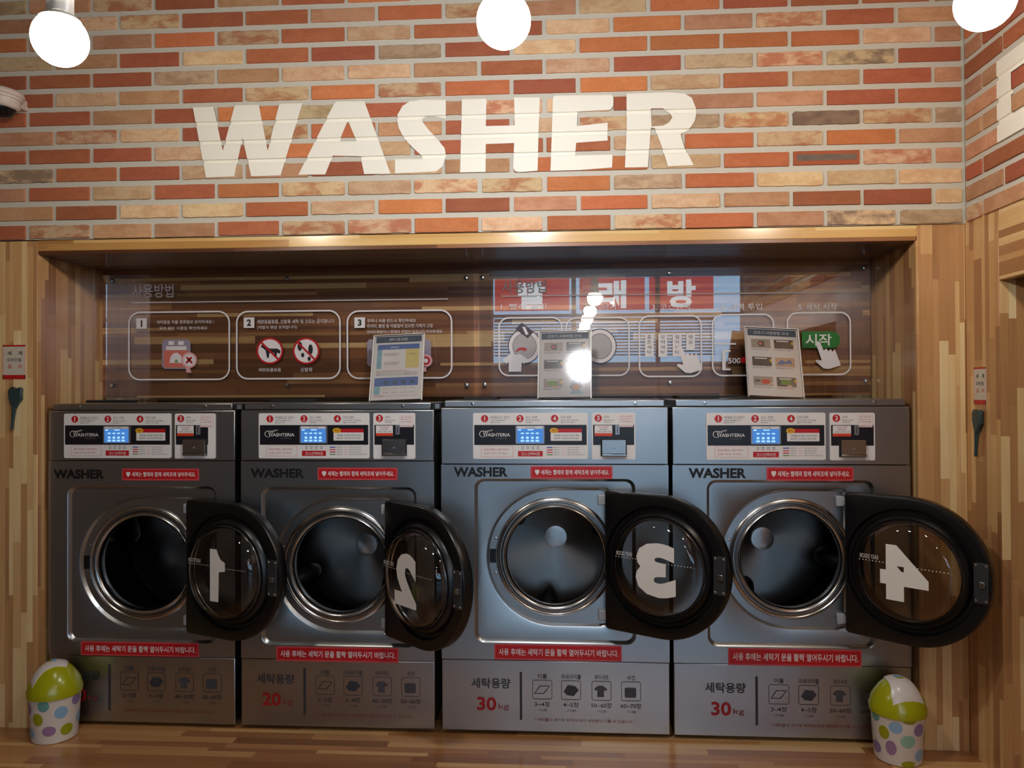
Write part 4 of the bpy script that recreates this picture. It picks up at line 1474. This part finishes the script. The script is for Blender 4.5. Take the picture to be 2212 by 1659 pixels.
# ------------------------------------------------------------------ stands with notices on the machine lids
def stand(xb, xt, label, kind, zt, yb=.15, yt=.222, al=0.0):
    zb = {1: 1.2225, 3: 1.2298, 4: 1.2298}[kind]
    r = tag(empty('notice_stand', (xb, yb, zb)), label, 'notice stand', 'acrylic notice stands on the washers')
    L = sqrt((zt - zb) ** 2 + (yt - yb) ** 2)
    ey = Vector((xt - xb, yt - yb, zt - zb)).normalized()       # up the sheet
    ex = Vector((cos(al), sin(al), -(xt - xb) / (zt - zb)))
    ex = (ex - ey * ex.dot(ey)).normalized()
    en = ex.cross(ey)                                            # back to front handled below
    if en.y > 0:
        en = -en
    M = Matrix(((ex.x, -en.x, ey.x, 0), (ex.y, -en.y, ey.y, 0), (ex.z, -en.z, ey.z, 0), (0, 0, 0, 1)))
    w = .2055 / 2
    mb = MB(M); mb.box(-w, w, .0, .003, 0.0, L, STAND_AC); mb.box(-w, w, -.0045, -.0025, 0.0, L, STAND_AC)
    mb.build('holder', r)
    mb = MB(M)
    for a_ in (-w, w - .005):
        mb.box(a_, a_ + .005, -.0045, .003, 0.0, L, ACRYL_EDGE)
    mb.box(-w, w, -.0045, .003, L - .003, L, ACRYL_EDGE)
    mb.build('holder_edge', r)
    mb = MB(); mb.box(-w, w, -.004, .10, 0.0, .003, ACRYL); mb.build('foot', r)
    mb = MB(M)
    W_, H_ = 2 * w - .012, L - .012
    PAPER = mat('paper', (.93, .88, .84), .6)
    mb.box(-w + .006, w - .006, -.0022, -.0002, .006, L - .006, PAPER)
    yy = -.0024
    U = lambda u: -w + .006 + u * W_
    V = lambda v: .006 + (1 - v) * H_
    rc = lambda u0, u1, v0, v1, m_, y=yy: mb.rect(U(u0), U(u1), V(v1), V(v0), y, m_)
    HDR = mat('header_slate', (.33, .37, .42), .5)
    BLU = mat('table_blue', (.38, .47, .66), .5); CYA = mat('table_cyan', (.56, .72, .74), .5); YEL = mat('table_yellow', (.90, .80, .50), .5)
    INKG = mat('grey_ink', (.40, .37, .36), .6)
    rc(.03, .97, .01, .11, HDR)
    if kind == 1:
        mb.text('세탁기 사용 안내문', U(.30), U(.68), V(.085), V(.04), yy - .0003, PAPER)
        rc(.07, .93, .14, .22, BLU); rc(.07, .17, .22, .52, CYA); rc(.66, .93, .22, .52, YEL)
        mb.text('세탁요금', U(.33), U(.5), V(.20), V(.17), yy - .0003, PAPER)
        for v_ in (.28, .42):
            mb.text('표준', U(.095), U(.145), V(v_ + .03), V(v_), yy - .0003, BLU)
            mb.text('세탁과 헹굼 3회 탈수 포함', U(.22), U(.52), V(v_ + .018), V(v_), yy - .0003, INKG)
            mb.text('소요시간은 약 30분입니다', U(.22), U(.50), V(v_ + .042), V(v_ + .024), yy - .0003, INKG)
        mb.text('5,000원', U(.70), U(.85), V(.31), V(.285), yy - .0003, INKG)
        for v_, e_, m2 in ((.55, .70, RED_EDGE), (.58, .90, INKG), (.61, .90, INKG)):
            mb.text('세탁물의 양이 많으면 세탁이 잘되지 않으니 적정용량을 지켜주세요', U(.07), U(e_), V(v_ + .018), V(v_), yy - .0003, m2)
        rc(.05, .93, .66, .79, BLU); rc(.05, .17, .79, .92, CYA)
        for k in range(4):
            u_ = .29 + k * .175
            mb.flat(ell(U(u_), V(.735), .009, .008, 18), yy - .0003, HDR)
            mb.text('2~3장', U(u_ - .05), U(u_ + .05), V(.835), V(.815), yy - .0003, INKG)
            mb.text('4~5장', U(u_ - .05), U(u_ + .05), V(.90), V(.88), yy - .0003, INKG)
        rc(.05, .25, .935, .943, RED_EDGE); rc(.25, .92, .938, .941, RED_EDGE)
    else:
        mb.text('건조기 사용방법 안내', U(.15), U(.82), V(.085), V(.04), yy - .0003, PAPER)
        BRN = mat('photo_brown', (.36, .32, .28), .4); TAN = mat('photo_tan', (.70, .62, .55), .4); GRY = mat('photo_grey', (.56, .51, .46), .4)
        for rI, v_ in enumerate((.16, .43, .72)):
            for cI, u_ in enumerate((.09, .53)):
                if kind == 3 and rI == 2 and cI == 1:
                    # drawn helper in a blue head scarf (plain generic figure)
                    mb.flat([(U(x), V(y)) for x, y in ((.60, .86), (.66, .74), (.73, .70), (.80, .74), (.85, .84), (.80, .88), (.64, .89))], yy, mat('scarf_blue', (.55, .60, .70), .5))
                    mb.flat(ell(U(.725), V(.85), .017, .015, 18), yy - .0003, mat('face_tone', (.86, .70, .60), .6))
                    mb.flat([(U(x), V(y)) for x, y in ((.60, .95), (.66, .89), (.79, .89), (.87, .95))], yy, mat('apron_teal', (.60, .74, .74), .5))
                    continue
                a_, b_, c_, d_ = u_, u_ + .37, v_, v_ + .135
                rc(a_, b_, c_, d_, TAN if (rI, cI) in ((0, 0), (2, 0)) else BRN)
                if (rI, cI) == (0, 0):
                    mb.flat([(U(a_ + .12), V(c_ + .07)), (U(a_ + .15), V(c_ + .03)), (U(a_ + .25), V(c_ + .03)), (U(a_ + .25), V(c_ + .11)), (U(a_ + .16), V(c_ + .115))], yy - .0003, BRN)
                    mb.flat(ell(U(a_ + .18), V(c_ + .07), .007, .006, 14), yy - .0006, SAL)
                elif (rI, cI) == (2, 0) and kind == 4:
                    mb.flat(rrect(U(a_ + .16), U(a_ + .31), V(c_ + .105), V(c_ + .045), .004), yy - .0003, ORANGE)
                    rc(a_ + .02, a_ + .13, c_ + .05, c_ + .08, BRN, yy - .0003)
                    mb.flat(ell(U(a_ + .31), V(c_ + .10), .012, .006, 14), yy - .0003, mat('face_tone', (.86, .70, .60), .6))
                elif (rI, cI) == (1, 1) and kind == 4:
                    rc(a_, b_, c_, d_, mat('photo_peach', (.80, .63, .50), .4), yy - .0002)
                    mb.flat([(U(a_ + x), V(c_ + y)) for x, y in ((.02, .10), (.12, .03), (.20, .06), (.28, .02), (.33, .09), (.2, .09), (.10, .11))], yy - .0004, mat('photo_blue', (.45, .50, .62), .4))
                else:
                    rc(a_ + .05, b_ - .09, c_ + .015, c_ + .03, PAPER, yy - .0003)
                    mb.flat(ell(U(b_ - .02), V(c_ + .05), .004, .007, 14), yy - .0003, YELLOW)
                    if (rI, cI) in ((2, 1), (2, 0)):
                        mb.flat(rrect(U(a_ + .08), U(b_ - .10), V(c_ + .105), V(c_ + .035), .003), yy - .0003, mat('photo_green', (.48, .56, .24), .4))
                        mb.flat(ell(U(a_ + .24), V(c_ + .125), .009, .005, 14), yy - .0005, mat('face_tone', (.86, .70, .60), .6))
                mb.text('버튼을 눌러 주세요', U(a_), U(b_ - .04), V(d_ + .035), V(d_ + .015), yy - .0003, INKG if rI < 2 or cI == 0 else RED_EDGE)
    mb.build('notice_sheet', r, smooth=0, merge=False)


stand(-.628, -.6376, 'leaning clear stand with a blue and yellow price table, on the second washer', 1, 1.486, .13, .25)
stand(.013, .0168, 'clear stand with five small pictures, on the third washer, catching the lamp glare', 3, 1.492, al=-.10)
stand(.792, .807, 'clear stand with six small pictures, on the rightmost washer', 4, 1.498, .13, .25)

# ------------------------------------------------------------------ cards and hanging scoops
def card(to3, x0, x1, z0, z1, loc, label):
    r = tag(empty('notice_card', loc), label, 'notice card', 'detergent cards on the piers')
    MI = Matrix.Translation(-Vector(loc))
    mb = MB(MI @ to3)
    h = z1 - z0
    mb.box(x0, x1, -.0014, 0.0, z0, z1, mat('card_cream', (.80, .76, .68), .5))
    mb.rect(x0, x1, z1 - .006, z1, -.0017, RED)
    mb.rect(x0, x1, z0, z0 + .12 * h, -.0017, RED)
    mb.rect(x0, x0 + .003, z0, z1, -.0017, PINK); mb.rect(x1 - .003, x1, z0, z1, -.0017, PINK)
    w = x1 - x0
    for s_, a, b, c, d, m_ in (('세', .20, .38, .18, .30, DGREY), ('제', .68, .86, .18, .30, DGREY), ('외부반출', .18, .82, .38, .50, GREY_P), ('금', .22, .40, .57, .69, RED_EDGE), ('지', .66, .84, .57, .69, RED_EDGE)):
        mb.text(s_, x0 + a * w, x0 + b * w, z1 - d * h, z1 - c * h, -.0019, m_, bold=.015)
    mb.build('printed_card', r, smooth=0, merge=False)
    return r


def scoop(to3, cx, cz, loc, label):
    """hung bowl up, handle down"""
    r = tag(empty('hanging_scoop', loc), label, 'scoop', 'dark teal scoops under the cards')
    MI = Matrix.Translation(-Vector(loc))
    TEAL = mat('dark_teal_plastic', (.17, .25, .25), .45)
    mb = MB(MI @ to3)
    # shallow bowl, wide and ragged at the top
    out = [(-.027, .060), (-.018, .075), (-.004, .073), (.004, .069), (.018, .073), (.027, .068), (.025, .045), (.026, .028), (.012, .012), (.003, -.006), (-.010, -.006), (-.018, .012), (-.026, .036)]
    mb.prism([(cx + x, cz + z) for x, z in out], -.016, -.003, TEAL)
    mb.build('bowl', r, bevel=.004)
    mb = MB(MI @ to3)
    mb.tube([(cx - .004, -.010, cz + .002), (cx - .008, -.010, cz - .03), (cx - .011, -.010, cz - .060), (cx - .014, -.009, cz - .082)], [.008, .006, .005, .0055], TEAL)
    mb.build('handle', r)
    mb = MB(MI @ to3)
    mb.tube([(cx, -.001, cz + .066), (cx, -.016, cz + .066), (cx, -.018, cz + .074)], .0025, STEEL_RING, 8)
    mb.build('hook', r)


I4 = Matrix.Identity(4)
T0 = Matrix.Translation((0, YF - .0005, 0))
xa, za = at(7, 819, YF); xb, zb = at(56, 745, YF)
card(T0, xa, xb, za, zb, ((xa + xb) / 2, YF, za), 'white and red card on the wooden pier at the far left')
cxs, czs = at(38, 879, YF)
scoop(T0, cxs, czs + .0, (cxs, YF, czs), 'dark teal scoop hanging under the left card')
# right-hand wall: local x runs towards the camera
TR = Matrix(((0, 1, 0, XC - .0005), (-1, 0, 0, 0), (0, 0, 1, 0), (0, 0, 0, 1)))
card(TR, .086, .160, 1.209, 1.332, (XC, -.123, 1.209), 'white and red card on the wood just round the right corner')
scoop(TR, .122, 1.118, (XC, -.122, 1.118), 'dark teal scoop hanging under the right card')

# ------------------------------------------------------------------ security camera at the left edge
cx_, cz_ = at(7, 213, -.14)
r = tag(empty('security_camera', (cx_, -.14, cz_)), 'white dome security camera with a dark lens at the left edge of the brick wall', 'security camera')
CW = mat('camera_housing', (.80, .74, .70), .45)
TC = Matrix.Rotation(radians(7), 4, 'Y')
mb = MB(TC)
mb.lathe([(.0001, .034), (.050, .032), (.062, .026), (.066, .016), (.064, .010), (.060, .008), (.061, .004), (.060, -.001), (.056, -.002), (.055, -.026), (.050, -.032), (.044, -.034)], (0, 0, 0), CW, 48, 'z')
mb.build('housing', r, smooth=50)
mb = MB(TC)
mb.lathe([(.0445, -.030), (.044, -.036), (.038, -.052), (.026, -.063), (.012, -.068), (.0001, -.069)], (0, 0, 0), mat('dome_smoked', (.06, .06, .07), .08), 48, 'z')
mb.build('dome', r, smooth=60)
mb = MB(); mb.box(-.022, .022, .030, .14 + YBR + .001, -.012, .026, CW); mb.build('wall_bracket', r, bevel=.004)

# ------------------------------------------------------------------ polka dot bins
def bin_(x, y, yaw, label, s=1.0):
    r = tag(empty('waste_bin', (x, y, ZP)), label, 'bin', 'polka dot bins on the platform')
    M = Matrix.Rotation(yaw, 4, 'Z') @ Matrix.Scale(s, 4)
    BODY = mat('bin_body', (.86, .82, .76), .35)
    LIME = mat('lime_lid', (.66, .66, .06), .22)
    R0, R1, H = .073, .084, .170
    mb = MB(M)
    mb.lathe([(.0001, .001), (R0 - .004, .001), (R0, .005), (R1, H), (R1 - .003, H), (R0 - .003, .008), (.0001, .006)], (0, 0, 0), BODY, 64, 'z')
    cols = [mat('dot_blue', (.55, .70, .80), .4), mat('dot_violet', (.56, .47, .62), .4), mat('dot_green', (.58, .74, .64), .4), mat('dot_lime', (.62, .62, .10), .4), mat('dot_teal', (.40, .62, .58), .4), mat('dot_mauve', (.62, .47, .60), .4)]
    dots = [(-35, .130, .021, .019, 0), (20, .124, .022, .021, 1), (-8, .088, .024, .021, 2), (-46, .060, .017, .024, 5), (26, .038, .021, .020, 0), (-62, .105, .018, .022, 3), (54, .092, .020, .022, 3),
            (-6, .012, .022, .012, 3), (-5, .158, .022, .012, 3), (70, .140, .02, .02, 4), (82, .050, .022, .018, 5), (-85, .150, .02, .018, 4), (-88, .045, .022, .02, 1), (110, .110, .022, .022, 0), (-118, .095, .022, .022, 2),
            (125, .045, .022, .02, 3), (150, .140, .022, .02, 1), (170, .070, .024, .022, 0), (-150, .145, .02, .02, 3), (-140, .040, .022, .02, 5)]
    for deg, z, ra, rz, ci in dots:
        a0 = radians(deg - 90)
        pts = []
        for k in range(24):
            t = 2 * pi * k / 24
            zz = min(max(z + rz * sin(t), .003), H - .001)
            rr_ = R0 + (R1 - R0) * zz / H + .0006
            aa = a0 + ra * cos(t) / rr_
            pts.append((rr_ * cos(aa), rr_ * sin(aa), zz))
        rc_ = R0 + (R1 - R0) * z / H + .0008
        n_ = len(pts)
        mid_ = []
        for k in range(24):
            t = 2 * pi * k / 24
            zz = min(max(z + .5 * rz * sin(t), .003), H - .001)
            rr_ = R0 + (R1 - R0) * zz / H + .0007
            aa = a0 + .5 * ra * cos(t) / rr_
            mid_.append((rr_ * cos(aa), rr_ * sin(aa), zz))
        cen = (rc_ * cos(a0), rc_ * sin(a0), z)
        vs = pts + mid_ + [cen]
        fs = [(k, (k + 1) % n_, n_ + (k + 1) % n_, n_ + k) for k in range(n_)] + [(n_ + k, n_ + (k + 1) % n_, 2 * n_) for k in range(n_)]
        mb.add(vs, fs, cols[ci])
    mb.build('body', r, smooth=40)
    mb = MB(M)
    mb.lathe([(R1 - .001, H - .012), (R1 + .004, H - .012), (R1 + .006, H + .006), (R1 + .002, H + .016), (.082, H + .034), (.070, H + .054), (.054, H + .076), (.036, H + .091), (.018, H + .098), (.0001, H + .100)], (0, 0, 0), LIME, 64, 'z')
    mb.build('lid', r, smooth=50)
    # swing flap lying over the crown and down the front slope
    mb = MB(M)
    LIDP = [(R1 + .006, H + .006), (R1 + .002, H + .016), (.082, H + .034), (.070, H + .054), (.054, H + .076), (.036, H + .091), (.018, H + .098), (0.0, H + .100)]

    def lidz(q_):
        if q_ >= LIDP[0][0]:
            return LIDP[0][1]
        for (r0_, z0_), (r1_, z1_) in zip(LIDP, LIDP[1:]):
            if r1_ <= q_ <= r0_:
                return z1_ + (z0_ - z1_) * (q_ - r1_) / (r0_ - r1_)
        return LIDP[-1][1]
    prof = [(.040, .026), (.028, .032), (.014, .035), (0.0, .037), (-.014, .039), (-.026, .041), (-.038, .044), (-.050, .047), (-.062, .050), (-.074, .053)]
    vs, fs = [], []
    m_ = 13
    for layer in (.0045, -.004):
        for (yy, hw) in prof:
            for k in range(m_):
                t = -1 + 2 * k / (m_ - 1)
                x_ = hw * t
                y_ = yy + (.010 * t * t if yy < -.05 else 0)
                vs.append((x_, y_, lidz(sqrt(x_ * x_ + y_ * y_)) + layer))
    A = len(prof) * m_
    for j in range(len(prof) - 1):
        for k in range(m_ - 1):
            q_ = (j * m_ + k, j * m_ + k + 1, (j + 1) * m_ + k + 1, (j + 1) * m_ + k)
            fs.append(q_); fs.append(tuple(A + i for i in q_[::-1]))
    edge = [k for k in range(m_)] + [(j * m_ + m_ - 1) for j in range(1, len(prof))] + [((len(prof) - 1) * m_ + k) for k in range(m_ - 2, -1, -1)] + [j * m_ for j in range(len(prof) - 2, 0, -1)]
    for i in range(len(edge)):
        a_, b_ = edge[i], edge[(i + 1) % len(edge)]
        fs.append((a_, A + a_, A + b_, b_))
    mb.add(vs, fs, mat('white_flap', (.88, .84, .80), .25))
    fl = mb.build('swing_flap', r, smooth=50)
    b_ = bmesh.new(); b_.from_mesh(fl.data); bmesh.ops.recalc_face_normals(b_, faces=b_.faces); b_.to_mesh(fl.data); b_.free()
    mb = MB(M)
    mb.box(-.014, .012, -.012, .004, H + .1035, H + .1052, cols[0]); mb.box(-.010, .012, -.018, -.011, H + .1025, H + .1042, cols[3])
    mb.build('lid_label', r)
    return r


_bl = at(119, 1500, -.098)[0]
_br = at(1939, 1560, -.098)[0]
bin_(_bl, -.098, radians(-62), 'polka dot bin with lime lid at the left end, white flap turned left')
bin_(_br, -.098, radians(8), 'polka dot bin with lime lid at the right end, white flap facing forward')
